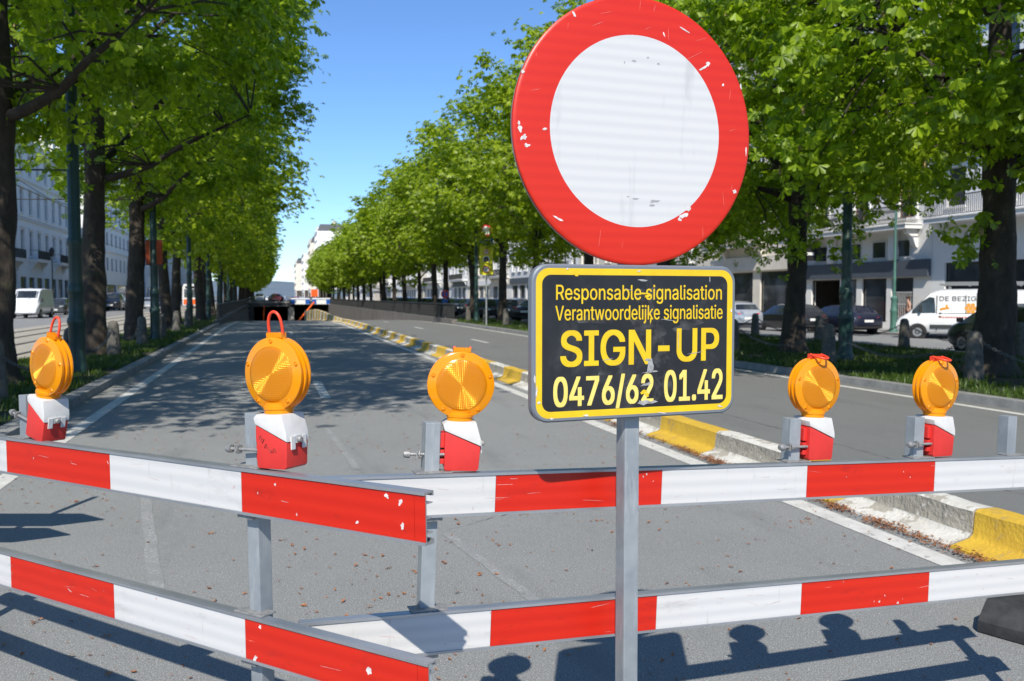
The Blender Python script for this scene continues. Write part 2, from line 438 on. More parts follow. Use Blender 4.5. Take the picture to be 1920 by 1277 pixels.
# ------------------------------------------------------------------ lettering
FONT = None
try:
    import os
    FONT = bpy.data.fonts.load(os.path.join(bpy.utils.system_resource('DATAFILES'), "fonts", "Inter.woff2"))
except Exception:
    FONT = None
def text_geo(s, spacing=1.0):
    """Glyph outlines as flat faces; every outer contour is filled on its own with its holes, so overlapping contours stay clean."""
    from mathutils.geometry import tessellate_polygon, interpolate_bezier
    cu = bpy.data.curves.new("lettering", 'FONT'); cu.body = s; cu.size = 1.0; cu.space_character = spacing
    if FONT: cu.font = FONT
    ob = bpy.data.objects.new("lettering", cu); COL.objects.link(ob)
    dg = bpy.context.evaluated_depsgraph_get(); dg.update()
    cv = ob.evaluated_get(dg).to_curve(dg)
    loops = []
    for sp in cv.splines:
        P = []; bp = sp.bezier_points; n = len(bp)
        for i in range(n):
            p, q = bp[i], bp[(i + 1) % n]
            straight = (p.handle_right - p.co).length < 1e-5 and (q.handle_left - q.co).length < 1e-5
            k = 2 if straight else 5
            P += [(v.x, v.y) for v in interpolate_bezier(p.co, p.handle_right, q.handle_left, q.co, k)[:-1]]
        if not n: P = [(p.co.x, p.co.y) for p in sp.points]
        Q = [P[0]]
        for p in P[1:]:
            if hypot(p[0] - Q[-1][0], p[1] - Q[-1][1]) > 1e-5: Q.append(p)
        if len(Q) > 2: loops.append(Q)
    ob.to_curve_clear(); bpy.data.objects.remove(ob); bpy.data.curves.remove(cu)
    from mathutils.geometry import delaunay_2d_cdt
    V2 = []; E2 = []
    for P in loops:
        b0 = len(V2); V2 += [Vector(p) for p in P]
        E2 += [(b0 + i, b0 + (i + 1) % len(P)) for i in range(len(P))]
    ov, oe, of, *_ = delaunay_2d_cdt(V2, E2, [], 0, 1e-6)
    boxes = [(min(p[0] for p in P), max(p[0] for p in P), min(p[1] for p in P), max(p[1] for p in P)) for P in loops]
    fs = []
    for f in of:
        x = sum(ov[i].x for i in f) / len(f); y = sum(ov[i].y for i in f) / len(f); wn_ = 0
        for P, bx in zip(loops, boxes):
            if not (bx[0] < x < bx[1] and bx[2] < y < bx[3]): continue
            for i in range(len(P)):
                (x1, y1), (x2, y2) = P[i - 1], P[i]
                if (y1 <= y) != (y2 <= y):
                    c = (x2 - x1) * (y - y1) - (x - x1) * (y2 - y1)
                    if y2 > y1 and c > 0: wn_ += 1
                    elif y2 <= y1 and c < 0: wn_ -= 1
        if wn_: fs.append(tuple(f))
    return [(v.x, v.y) for v in ov], fs, [0] * len(ov)
def add_text(mb, s, x0, x1, z0, z1, y, mi, bold=.0, fn=None, spacing=1.0):
    """Lettering fitted to the rectangle, facing -y (or mapped by fn(x, z))."""
    vs, fs, lay = text_geo(s, spacing)
    ax = min(v[0] for v in vs); bx = max(v[0] for v in vs); az = min(v[1] for v in vs); bz = max(v[1] for v in vs)
    e = bold * (z1 - z0) if bold else 0
    for q, (dx, dz) in enumerate(((-1, -1), (1, -1), (1, 1), (-1, 1), (0, 0)) if bold else ((0, 0),)):
        pts = []
        for (u, w), g in zip(vs, lay):
            X = x0 + e + (u - ax) / (bx - ax) * (x1 - x0 - 2 * e) + dx * e; Z = z0 + e * .6 + (w - az) / (bz - az) * (z1 - z0 - 1.2 * e) + dz * e * .6
            pts.append(fn(X, Z) if fn else (X, y - q * .00006 - g * .00002, Z))
        mb.add(pts, fs, mi)

# ------------------------------------------------------------------ the setting: street in cross-section
RK = .0004
def rz(a):
    """Height of the carriageway: level, then dipping into the underpass."""
    if a < 48: return 0.0
    if a < 110: return -RK * (a - 48) ** 2
    return -RK * 62 ** 2 - 2 * RK * 62 * (a - 110)
def flat(a): return 0.0
def strip(name, prof, a0, a1, material, n=1, zf=flat, parent=None, wob=0.0):
    """A sheet with cross-section prof [(L, z)...] running along the street."""
    mb = MB(); k = len(prof)
    vs = []
    for i in range(n + 1):
        a = a0 + (a1 - a0) * i / n
        for (L, z) in prof:
            vs.append((L + (wob * mnoise.noise(Vector((L, a * .8, 0))) if wob else 0), a, z + zf(a)))
    fs = [(i * k + j, i * k + j + 1, (i + 1) * k + j + 1, (i + 1) * k + j) for i in range(n) for j in range(k - 1)]
    mb.add(vs, fs)
    return mb.build(name, material, parent)
def S(o): return kind(o, 'structure')

PORTAL = 165.0
TSH = -.8                                    # the underpass mouth lies a little to the left
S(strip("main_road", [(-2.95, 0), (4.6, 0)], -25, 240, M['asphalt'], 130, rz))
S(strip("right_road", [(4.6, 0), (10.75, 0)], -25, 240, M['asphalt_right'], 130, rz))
S(strip("road_marking", [(-2.5, .004), (-2.32, .004)], -20, 150, M['line'], 80, rz))
S(strip("road_marking", [(4.06, .004), (4.25, .004)], -20, 66, M['line'], 60, rz))
S(strip("road_marking", [(10.32, .004), (10.47, .004)], -20, 110, M['line'], 70, rz))
for k in range(-2, 5):
    a = 15.3 + 13 * k
    if a > 8: S(strip("road_marking", [(.78, .004), (.94, .004)], a, a + 3, M['line'], 3, rz))
for a in (17.6, 32.0, 46.6, 61.0):
    S(strip("road_marking", [(7.52, .004), (7.66, .004)], a, a + 2.8, M['line'], 3, rz))
# faint scraped-off markings on the near lane
def ghost_line(p, q, w):
    p = Vector(p); q = Vector(q); d = (q - p).normalized(); nrm = Vector((-d.y, d.x)) * w / 2
    mb = MB(); n = 10; vs = []
    for i in range(n + 1):
        c = p.lerp(q, i / n) + Vector((mnoise.noise(Vector((i * .7, 0, 3))), 0)) * .02
        vs += [(c.x - nrm.x, c.y - nrm.y, .003), (c.x + nrm.x, c.y + nrm.y, .003)]
    mb.add(vs, [(2 * i, 2 * i + 1, 2 * i + 3, 2 * i + 2) for i in range(n)])
    S(mb.build("road_marking", M['ghost']))
def gp(px, py):
    d = ray(px, py); t = -EYE.z / d.z; p = EYE + d * t; return (p.x, p.y)
ghost_line(gp(272, 930), gp(298, 1150), .085)
ghost_line(gp(835, 1000), gp(1020, 1140), .07)
ghost_line(gp(610, 800), gp(670, 880), .07)

def crack(pts, w, seed):
    r = random.Random(seed); P = []
    for (x0, y0), (x1, y1) in zip(pts, pts[1:]):
        n = max(3, int(hypot(x1 - x0, y1 - y0) / .07))
        for i in range(n): P.append((x0 + (x1 - x0) * i / n + r.gauss(0, .012), y0 + (y1 - y0) * i / n + r.gauss(0, .008)))
    mb = MB(); vs = []
    for i, (x, y) in enumerate(P):
        ww = w * r.uniform(.3, 1.2); vs += [(x - ww, y, .0035), (x + ww, y + ww * .3, .0035)]
    mb.add(vs, [(2 * i, 2 * i + 1, 2 * i + 3, 2 * i + 2) for i in range(len(P) - 1)])
    S(mb.build("road_crack", M['crack']))
M['crack'] = mat("dark_tar_crack", (.055, .055, .055), .9, var=30, col2=(.11, .11, .108))
crack([(1.2, 6.4), (2.1, 7.0), (2.0, 8.4)], .005, 4)
crack([(6.2, 6), (6.3, 12), (6.15, 24)], .007, 5)
S(strip("left_verge", [(-6.1, .10), (-3.2, .11)], -25, 330, M['soil'], 40))
S(strip("kerb", [(-3.2, .12), (-2.96, .12), (-2.95, .0)], -25, 56, M['kerb_stone'], 40))
S(strip("kerb", [(10.75, .0), (10.77, .13), (11.0, .13), (11.0, 0)], -25, 54, M['kerb_stone'], 40))
S(strip("right_verge", [(11.0, .11), (15.2, .10), (19.4, .06)], -25, 54, M['soil'], 20))
S(strip("right_verge", [(11.0, .11), (14.9, .08)], 54, 330, M['soil'], 20))
S(strip("parking_road", [(14.9, .02), (19.4, .02)], 54, 330, M['asphalt_side'], 20))
S(strip("kerb", [(19.4, -.1), (19.4, .08), (19.62, .08), (19.63, -.1)], -25, 330, M['kerb_stone'], 20))
S(strip("side_road", [(19.62, -.01), (30.0, -.26)], -40, 700, M['asphalt_side'], 30))
S(strip("kerb", [(29.9, -.4), (29.9, -.13), (30.1, -.13)], -40, 700, M['kerb_stone'], 20))
S(strip("pavement", [(30.1, -.13), (33.3, -.10)], -40, 700, M['pavement'], 20))
S(strip("tram_bed", [(-12.6, .02), (-6.1, .02)], -25, 330, M['ballast'], 60))
for L in (-7.0, -8.45, -9.9, -11.35):
    S(strip("tram_track", [(L - .05, .02), (L - .05, .05), (L + .05, .05), (L + .05, .02)], -25, 330, M['rail'], 20))
S(strip("left_road", [(-20.5, .0), (-12.6, .0)], -40, 700, M['asphalt_side'], 30))
S(strip("kerb", [(-20.6, .12), (-20.5, .12), (-20.5, 0)], -40, 700, M['kerb_stone'], 20))
S(strip("pavement", [(-25.4, .14), (-20.6, .12)], -40, 700, M['pavement'], 20))
S(strip("far_road", [(-6.1, .03), (14.9, .03)], PORTAL + 1.5, 700, M['asphalt_side'], 30))
gmb = MB()
for (x0, x1, y0, y1) in ((-6000, -3.4, -200, 7000), (11.4, 6000, -200, 7000), (-3.4, 11.4, -200, -24), (-3.4, 11.4, PORTAL + 3, 7000)):
    gmb.add([(x0, y0, -.75), (x1, y0, -.75), (x1, y1, -.75), (x0, y1, -.75)], [(0, 1, 2, 3)])
S(gmb.build("ground", M['ground']))
hmb = MB(); n = 60; vs = []
for i in range(n + 1):
    x = -3200 + 4200 * i / n
    h = 52 + 22 * mnoise.noise(Vector((i * .17, 0, 1))) + 8 * mnoise.noise(Vector((i * .9, 0, 5)))
    for (dy, k) in ((-500, 0), (-160, .6), (0, 1), (300, .7), (900, 0)):
        vs.append((x, 3300 + dy, h * k - 1))
hmb.add(vs, [(i * 5 + j, i * 5 + j + 1, (i + 1) * 5 + j + 1, (i + 1) * 5 + j) for i in range(n) for j in range(4)])
S(hmb.build("hill", M['hill'], smooth=60))

# ------------------------------------------------------------------ the painted dividing kerb
kmb = MB()
def kerb_prof(a):
    """(L, z) section; past a = 64 the kerb grows into a low wall as the lanes dip."""
    g = min(1, max(0, (a - 62) / 26)); g = g * g * (3 - 2 * g)
    H = .255 + .80 * g
    return [(4.40, -.02), (4.41, .018), (4.56, .058), (4.585, .085), (4.60, H - .02), (4.625, H), (4.77, H), (4.79, H - .02), (4.81, -.02)]
bounds = [5.09]
steps = [1.31, 1.03, 1.34, 1.43]
while bounds[-1] < 94: bounds.append(bounds[-1] + (steps[len(bounds) - 1] if len(bounds) <= 4 else 1.3 + .06 * sin(len(bounds) * 2.1)))
pre = [5.09 - 1.31 * k for k in range(9, 0, -1)]
bounds = pre + bounds
krng = random.Random(4)
for i in range(len(bounds) - 1):
    a0, a1 = bounds[i] + .005, bounds[i + 1] - .005
    white = (i - 9) % 2 == 0
    n = 7 if a0 < 16 else 2
    jx = krng.uniform(-.008, .008)
    rows = []
    for j in range(n + 1):
        a = a0 + (a1 - a0) * j / n
        sh = -1.35 * max(0, (a - 62) / 33) ** 1.3
        row = []
        for k, (L, z) in enumerate(kerb_prof(a)):
            w = .010 * mnoise.noise(Vector((a * 5, k * 1.7, 2))) if 1 <= k <= 7 else 0
            row.append((L + jx + sh + w, a, z + rz(a) + .6 * w))
        rows.append(row)
    P = len(rows[0])
    vs = [p for r in rows for p in r]
    base = len(kmb.v); kmb.v += vs
    for j in range(n):
        for k in range(P - 1):
            mi = (0 if white else 1)
            if white and k == 3 and a0 < 60: mi = 2
            kmb.f.append((base + j * P + k, base + (j + 1) * P + k, base + (j + 1) * P + k + 1, base + j * P + k + 1)); kmb.m.append(mi)
    kmb.f.append(tuple(base + k for k in range(P))); kmb.m.append(2)
    kmb.f.append(tuple(base + n * P + k for k in range(P))[::-1]); kmb.m.append(2)
S(kmb.build("kerb", [M['kerb_white'], M['kerb_yellow'], M['kerb_bare']], smooth=40))

# ------------------------------------------------------------------ barriers
M['scuff_dark'] = mat('dark_rubbed_scuff', (.34, .26, .25), .6, var=80, col2=(.50, .40, .38))
M['scuff_light'] = mat('pale_rubbed_scuff', (.62, .48, .46), .6, var=80, col2=(.5, .3, .28))
BH = .124
def board_mesh(mb, x0, x1, top, bounds_cols):
    y = 0
    mb.box(x0, x1, 0, .003, top - BH, top, 0)                       # web
    mb.box(x0, x1, -.005, 0, top - .0065, top + .001, 0)            # front lips
    mb.box(x0, x1, -.005, 0, top - BH - .001, top - BH + .0065, 0)
    mb.box(x0, x1, .003, .030, top - .004, top + .001, 0)           # flanges
    mb.box(x0, x1, .003, .030, top - BH - .001, top - BH + .004, 0)
    mb.box(x0, x1, .025, .030, top - .011, top - .004, 0)           # hooked edges of the slot
    mb.box(x0, x1, .025, .030, top - BH + .004, top - BH + .011, 0)
    mb.box(x0, x1, .003, .026, top - .028, top - .0255, 0)
    mb.box(x0, x1, .003, .026, top - BH + .0255, top - BH + .028, 0)
    mb.box(x0, x1, .003, .022, top - .0635, top - .061, 0)
    for (a, b, c) in bounds_cols:
        mb.box(a + .0006, b - .0006, -.0016, -.0002, top - BH + .0068, top - .0068, c)
def chip_patch(mb, cx, cz, rx, rz_, y, mi, seed, n=11, ang=0.0):
    r = random.Random(seed); ps = []
    for k in range(n):
        t = 2 * pi * k / n; q = r.uniform(.45, 1.15)
        u, w = rx * q * cos(t), rz_ * q * sin(t)
        ps.append((cx + u * cos(ang) - w * sin(ang), y, cz + u * sin(ang) + w * cos(ang)))
    mb.add(ps, [tuple(range(n))], mi)

def make_barrier(label, p0, rotz, tilt, L, tmin, tmax, reds, ztop, zlow, full_posts, stubs, seed, chips=()):
    root = thing("traffic_barrier", label, "barrier", (p0.x, p0.y, 0), rotz)
    root.rotation_euler = (0, tilt, rotz)
    def cols(off):
        out = []; t = tmin
        edges = sorted(set([tmin, tmax] + [k for k in range(-4, 8) if tmin < k < tmax]))
        for a, b in zip(edges, edges[1:]):
            out.append((a * L, b * L, 2 if math.floor((a + b) / 2) in reds else 1))
        return out
    for i, z in enumerate((ztop, zlow)):
        mb = MB(); board_mesh(mb, tmin * L, tmax * L, z, cols(i))
        for (t, dz, rx, rz_, w) in chips:
            if w == i: chip_patch(mb, t * L, z - dz, rx, rz_, -.0019, 3, hash((t, dz)) & 999, ang=t * 2)
        rs_ = random.Random(seed * 10 + i)
        for k in range(34):
            t = rs_.uniform(tmin, tmax); dz = rs_.uniform(.014, .11); lg = rs_.random() < .6
            chip_patch(mb, t * L, z - dz, rs_.uniform(.012, .05) if lg else rs_.uniform(.001, .0025), rs_.uniform(.0003, .0009) if lg else rs_.uniform(.002, .008), -.0019, 4 if rs_.random() < .6 else 5, k * 7 + i, 9, rs_.gauss(0, .12) if lg else rs_.gauss(0, .5))
        mb.build("board", [M['alu'], M['white_film'], M['red_film'], M['chip'], M['scuff_dark'], M['scuff_light']], root)
    W = .0225
    for t in full_posts:
        x = t * L
        mb = MB(); mb.box(x - W, x + W, .031, .031 + 2 * W, .05, ztop + (.148 if t < 4 else -.01))
        mb.build("post", M['galv'], root, bevel=.003)
        for z in (ztop, zlow):
            mb = MB(); mb.box(x - .055, x + .055, .004, .058, z + .0015, z + .0055)
            mb.build("mounting_plate", M['bolt'], root, bevel=.001)
            mb = MB(); mb.box(x - .03, x + .03, .0045, .0305, z - BH - .014, z - BH - .002)
            mb.build("mounting_bracket", M['bolt'], root, bevel=.001)
        mb = MB()
        mb.prism([(-.24, 0), (.24, 0), (.24, .05), (.20, .09), (-.20, .09), (-.24, .05)], -.50, .10, 0, Matrix.Translation((x, .05, .004)))
        mb.box(x - .05, x + .05, .0, .11, .0945, .14, 0)
        mb.build("rubber_foot", M['rubber'], root, bevel=.012)
    for t in stubs:
        x = t * L
        mb = MB(); mb.box(x - W, x + W, .031, .031 + 2 * W, ztop - .10, ztop + .148)
        mb.build("post_stub", M['galv'], root, bevel=.003)
        mb = MB()
        mb.box(x - .05, x + .05, .004, .058, ztop + .0015, ztop + .0055)
        mb.build("mounting_plate", M['bolt'], root, bevel=.001)
    return root

# a point on each barrier's front top edge, its heading seen from the camera, its block length
PR = at(903, 888, 2.66)
PL = at(18, 822, 3.107)
ROT_R = -PSI + atan2(.1958, .5276)
ROT_L = -PSI + atan2(-.3107, .4695)
LR, LL = .563, .608
TILT_R, TILT_L = radians(2.2), radians(-1.0)
chipsL = [(2.86, .02, .008, .006, 0), (2.93, .03, .006, .01, 0), (2.22, .03, .006, .005, 0), (2.7, .095, .004, .007, 0), (2.94, .085, .006, .012, 0), (2.35, .10, .004, .003, 0),
          (2.06, .112, .018, .007, 1), (2.75, .055, .010, .012, 1), (2.1, .02, .006, .006, 1), (.6, .07, .002, .014, 1)]
chipsR = [(2.6, .10, .005, .006, 1), (2.75, .11, .005, .006, 1), (.9, .02, .004, .003, 0), (1.4, .09, .004, .003, 0)]
bar_left = make_barrier("red and white striped barrier at an angle, its cut end overlapping the longer barrier", PL, ROT_L, TILT_L, LL, -2.5, 3.055, (0, 2, 3, -2), PL.z, PL.z - .405, (2.005, -2.2), (.085,), 1, chipsL)
bar_right = make_barrier("long red and white striped barrier running behind the round traffic sign", PR, ROT_R, TILT_R, LR, -1.0, 4.33, (0, 2, 4), PR.z, PR.z - .405, (-.335, 4.16), (1.945, 2.915, 3.72), 2, chipsR)

# ------------------------------------------------------------------ warning lamps
def make_lamp(label, folded, seed):
    root = thing("warning_lamp", label, "warning lamp", group="amber warning lamps on the barriers")
    mb = MB()
    mb.prism([(-.040, 0), (.050, 0), (.057, .006), (.061, .072), (-.045, .1165), (-.045, .006)], -.042, .042)
    case = mb.build("battery_case", M['plastic_red'], root, bevel=.0045, smooth=35)
    mb = MB()
    for (z0, z1) in ((.018, .034), (.040, .060), (.066, .110)):
        mb.box(-.060, -.0445, -.028, .028, z0, z1)
    mb.build("mounting_lug", M['plastic_red'], root, bevel=.003)
    mb = MB()
    mb.prism([(-.047, .1185), (.063, .0735), (.061, .096), (.046, .146), (-.040, .146), (-.052, .136)], -.045, .045)
    mb.build("lamp_cap", M['plastic_white'], root, bevel=.005, smooth=35)
    mb = MB()
    for y in (-.03, .014):
        mb.box(.0625, .0665, y, y + .016, .052, .088)
    mb.box(.0622, .0655, -.0135, .0135, .068, .090)
    lt = mb.build("latch", M['plastic_white'], root, bevel=.0015)
    mb = MB(); mb.lathe([(0, .012), (.007, .010), (.009, .004), (.009, 0)], 14, 0, Matrix.Translation((.0655, 0, .078)) @ Matrix.Rotation(pi / 2, 4, 'Y'))
    mb.build("lock_screw", M['bolt'], lt, smooth=40)
    ry = Matrix.Rotation(pi / 2, 4, 'X')
    C = Matrix.Translation((.0, 0, .2525)) @ ry       # lathe axis -> world -y
    mb = MB()
    mb.lathe([(.0385, .1465), (.0385, .156), (.041, .158), (.041, .166), (.037, .168), (.037, .176)], 32)
    for y in (-.021, -.007, .007, .021):
        pass
    mb.lathe([(.0745, .0255), (.080, .0225), (.0955, .0215), (.0985, .0195), (.0985, .014), (.0945, .012), (.0945, .0045), (.1, .003), (.1, -.003), (.0945, -.0045), (.0945, -.012), (.0985, -.014), (.0985, -.0195), (.0955, -.0215), (.080, -.0225), (.0745, -.0255)], 72, 0, C)
    for k in range(5):
        t = pi / 2 + 2 * pi * k / 5
        mb.lathe([(0, .0245), (.0035, .024), (.0045, .0215)], 10, 0, C @ Matrix.Translation((.088 * cos(t), .088 * sin(t), 0)))
        mb.lathe([(.0055, .0240), (.0075, .0215)], 12, 0, C @ Matrix.Translation((.088 * cos(t), .088 * sin(t), 0)))
    mb.build("lens_housing", M['amber'], root, smooth=32)
    mb = MB()
    prof = [(0, .0285), (.03, .0282), (.06, .0276), (.071, .0268), (.0738, .0250)]
    mb.lathe(prof[::1], 64, 0, C)
    mb.lathe([(r, -z) for r, z in prof], 64, 0, C)
    mb.build("lens", M['amber_lens'], root, smooth=60)
    mb = MB()
    mb.box(-.026, .026, -.011, .011, .3475, .362)
    for k in range(6):
        mb.box(-.023 + k * .0085, -.019 + k * .0085, -.013, .013, .350, .364)
    mb.build("handle_hinge", M['handle'] if folded == 1 else M['amber'], root, bevel=.0012)
    mb = MB(); pts = []
    for k in range(17):
        t = pi * k / 16
        ext = .058 if not folded else .05
        pts.append((-.0235 * cos(t) * (1 + .12 * sin(t)), 0, ext * sin(t) ** .8 + (0 if 0 < k < 16 else -.004)))
    ang = radians(-105 if folded == 2 else 102) if folded else radians(random.Random(seed).uniform(-8, 8))
    Mx = Matrix.Translation((0, -.004 if folded else 0, .362)) @ Matrix.Rotation(ang, 4, 'X')
    mb.tube(pts, .0042, 8, 0, True, Mx)
    mb.build("handle", M['handle'], root, smooth=60)
    mb = MB()
    X = Matrix.Rotation(-pi / 2, 4, 'Y')
    T = Matrix.Translation((0, -.031, .047))
    mb.tube([(-.03, -.031, .047), (-.150, -.031, .047)], .0046, 10)
    mb.lathe([(0, .020), (.009, .018), (.0115, .010), (.0115, 0), (0, -.001)], 14, 0, Matrix.Translation((-.146, -.031, .047)) @ X)
    mb.lathe([(.005, 0), (.013, 0), (.013, .003), (.005, .003)], 16, 0, Matrix.Translation((-.117, -.031, .047)) @ X)
    mb.box(-.128, -.124, -.040, -.022, .036, .058)
    mb.build("clamp_bolt", M['bolt'], root, smooth=40)
    return root
def put_lamp(root, bar, t, L, ztop, yaw=0.0, lean=0.0, dx=.0865):
    Mb = Matrix.Translation(bar.location) @ bar.rotation_euler.to_matrix().to_4x4()
    m = Mb @ Matrix.Translation((t * L + dx, .0535, ztop + .006)) @ Matrix.Rotation(lean, 4, 'Y') @ Matrix.Rotation(yaw, 4, 'Z')
    root.location = m.to_translation(); root.rotation_euler = m.to_euler()
put_lamp(make_lamp("amber warning lamp leaning sideways with its red loop handle up, first from the left", False, 1), bar_left, .085, LL, PL.z, 0, radians(13), .094)
put_lamp(make_lamp("amber warning lamp with red loop handle up and faded scribble on its battery case", False, 2), bar_left, 2.005, LL, PL.z, radians(6), radians(-1), .094)
put_lamp(make_lamp("amber warning lamp on the long barrier, standing just left of the SIGN-UP board", 2, 3), bar_right, -.335, LR, PR.z, radians(-12), 0)
put_lamp(make_lamp("amber warning lamp with folded handle, between the SIGN-UP board and the last lamp", 1, 4), bar_right, 1.945, LR, PR.z, radians(3), 0)
put_lamp(make_lamp("amber warning lamp with folded handle at the far right end, beside a bare post stub", 1, 5), bar_right, 2.915, LR, PR.z, radians(5), 0)
# pen scribble on the second lamp's battery case
lamps = [o for o in COL.objects if o.name.startswith("warning_lamp")]
sc = MB(); rr = random.Random(3)
for (x, z) in ((-.03, .082), (-.022, .075), (-.012, .06), (.004, .05), (.018, .05)):
    pts = [(x + .006 * cos(k * 1.3 + x * 90), -.0428, z + .007 * sin(k * 1.9 + z * 70)) for k in range(6)]
    sc.tube(pts, .0005, 4)
for ch in lamps[1].children:
    if ch.name.startswith("battery_case"): sc.build("scribble", M['black_trim'], ch)

# a loose rubber foot of the next barrier, lying at the right edge
fm = MB()
fm.prism([(-.46, 0), (.46, 0), (.46, .06), (.36, .155), (-.36, .155), (-.46, .06)], -.22, .22)
fpos = at(1990, 1190, 4.62)
foot = fm.build("rubber_block", M['rubber'], bevel=.015, smooth=40)
foot.location = (fpos.x, fpos.y, .004); foot.rotation_euler = (0, 0, -PSI + radians(38))
tag(foot, "black rubber barrier base on the asphalt at the right edge under the lower board", "barrier base")

# unseen arrow-board post, added off frame to cast the pointed road shadow
def cw(X, Z): return (X * cos(PSI) + Z * sin(PSI), -X * sin(PSI) + Z * cos(PSI))
ax_, ay_ = cw(-3.74, 5.5)
ap = thing("shadow_caster_post", "unseen post with two arrow boards added outside the left edge to cast a shadow", "shadow caster", (ax_, ay_, 0), -PSI)
mb = MB(); mb.tube([(0, 0, 0), (0, 0, 2.15)], .028, 10); mb.build("post", M['galv'], ap, smooth=40)
for z in (1.40, .95):
    mb = MB(); mb.prism([(-1.2, -.19), (.22, -.19), (.50, 0), (.22, .19), (-1.2, .19)], -.012, .012, 0, Matrix.Translation((0, -.045, z))); mb.build("shadow_caster_board", M['yellow_film'], ap)
mb = MB(); mb.prism([(-.3, 0), (.3, 0), (.3, .06), (.24, .1), (-.24, .1), (-.3, .06)], -.3, .3, 0, Matrix.Translation((0, 0, .004))); mb.build("rubber_foot", M['rubber'], ap)

# ------------------------------------------------------------------ the traffic sign
SP = at(1178, 640, 2.685)
sign = thing("traffic_sign", "round red and white sign over a black SIGN-UP board on a steel post", "traffic sign", (SP.x, SP.y, 0), 0)
DISC_Z = at(1178, 247, 2.64).z
PLATE_C = at(1174, 641, 2.625)
mb = MB()
mb.box(-.025, .025, -.025, .025, .0, DISC_Z + .30)
post = mb.build("post", M['galv'], sign, bevel=.005)
post.rotation_euler = (0, 0, -PSI + radians(24)); post.location = (0, 0, 0)
# disc
R = .35
def circ(r, y, n=96): return [(r * cos(2 * pi * k / n), y, r * sin(2 * pi * k / n)) for k in range(n)]
mb = MB(); n = 96
rings = [(0.2495, 0, 0), (.340, 0, 1), (.3455, .0006, 1), (.349, .003, 1), (.350, .007, 1), (.3495, .012, 1), (.3485, .0125, 2), (.3485, .020, 2), (.342, .0202, 2), (.342, .004, 2)]
vs = []
for (r, y, mi) in rings: vs += circ(r, y)
b = len(mb.v); mb.v += vs
mb.f.append(tuple(range(n))); mb.m.append(0)
for i in range(len(rings) - 1):
    for k in range(n):
        k2 = (k + 1) % n
        mb.f.append((i * n + k, i * n + k2, (i + 1) * n + k2, (i + 1) * n + k)); mb.m.append(rings[i + 1][2])
mb.f.append(tuple((len(rings) - 1) * n + k for k in range(n))); mb.m.append(2)
# paint chips where the photograph shows them: (px, py, rx, rz)
def disc_uv(px, py):
    return ((px - 1177) / 219 * .35, -(py - 247 - (px - 1177) * .115) / 246 * .35)
for i, (px, py, rx, rz_, an) in enumerate([(970, 232, .008, .014, .2), (976, 248, .014, .010, .6), (982, 262, .010, .008, 0), (968, 222, .006, .008, 0), (1303, 132, .022, .006, .5), (1310, 126, .010, .008, .3),
        (1265, 408, .020, .010, .3), (1258, 415, .012, .008, -.4), (1275, 395, .014, .012, .8), (1366, 370, .009, .010, 0), (1062, 34, .005, .012, .3), (1264, 62, .028, .003, -.45), (1036, 395, .022, .005, -.5),
        (1340, 166, .006, .006, 0), (1376, 170, .004, .012, .2), (975, 133, .006, .008, 0), (1012, 235, .010, .006, .3), (1388, 295, .003, .02, 0), (1225, 70, .003, .012, .4)]):
    u, w = disc_uv(px, py); chip_patch(mb, u, w, rx * .8, rz_ * .75, -.0006, 3, i, 13, an)
for i, (px, py, rx, rz_) in enumerate([(1210, 377, .018, .004), (1205, 384, .01, .003), (1175, 370, .012, .003), (1170, 118, .008, .003), (1152, 120, .003, .004), (1195, 112, .006, .003), (1215, 124, .004, .003), (1160, 365, .006, .002)]):
    u, w = disc_uv(px, py); chip_patch(mb, u, w, rx, rz_, -.0006, 4, i + 40, 13, .1)
rs = random.Random(8)
for i in range(16):                                           # fine scratches
    t = rs.uniform(0, 2 * pi); r = rs.uniform(.27, .33); L_ = rs.uniform(.01, .035); an = rs.choice((1.5, 1.4, 1.7, .4)) + rs.uniform(-.2, .2)
    chip_patch(mb, r * cos(t), r * sin(t), L_, .00035, -.0006, 5, i + 90, 9, an)
M['smear'] = mat('dull_smeared_grime', (.012, .012, .013), .6, var=16, col2=(.13, .13, .125), lo=.45, hi=.85)
M['smudge'] = mat("grey_scuff", (.26, .26, .255), .6, var=60, col2=(.40, .40, .39))
M['scratch'] = mat("thin_pale_scratch", (.75, .30, .24), .5)
disc = mb.build("prohibition_disc", [M['disc_white'], M['disc_red'], M['galv'], M['chip'], M['smudge'], M['scratch']], sign, smooth=38)
yd = -PSI + radians(20.5)
ysh = -.048
disc.scale = (1.097,) * 3; disc.rotation_euler = (0, 0, yd); disc.location = (sin(yd) * -ysh * 1, -cos(yd) * -ysh * 1, DISC_Z)
# plate 0.61 x 0.405
PW, PHh = .305, .2025
def rrect(w, h, r, k=7):
    out = []
    for (cx, cz, a0) in ((w - r, h - r, 0), (-w + r, h - r, pi / 2), (-w + r, -h + r, pi), (w - r, -h + r, 3 * pi / 2)):
        for i in range(k + 1):
            t = a0 + pi / 2 * i / k; out.append((cx + r * cos(t), cz + r * sin(t)))
    return out
mb = MB()
loops = [(rrect(PW - .0275, PHh - .0275, .024), -.0, 0), (rrect(PW - .027, PHh - .027, .0245), -.0, 1), (rrect(PW - .0105, PHh - .0105, .036), 0, 1), (rrect(PW - .010, PHh - .010, .0365), 0, 2),
         (rrect(PW - .004, PHh - .004, .042), .0, 2), (rrect(PW, PHh, .045), .004, 2), (rrect(PW, PHh, .045), .026, 2), (rrect(PW - .004, PHh - .004, .042), .026, 2), (rrect(PW - .004, PHh - .004, .042), .006, 2)]
n = len(loops[0][0]); vs = []
for lp, y, mi in loops: vs += [(x, y, z) for x, z in lp]
mb.v += vs
mb.f.append(tuple(range(n))); mb.m.append(0)
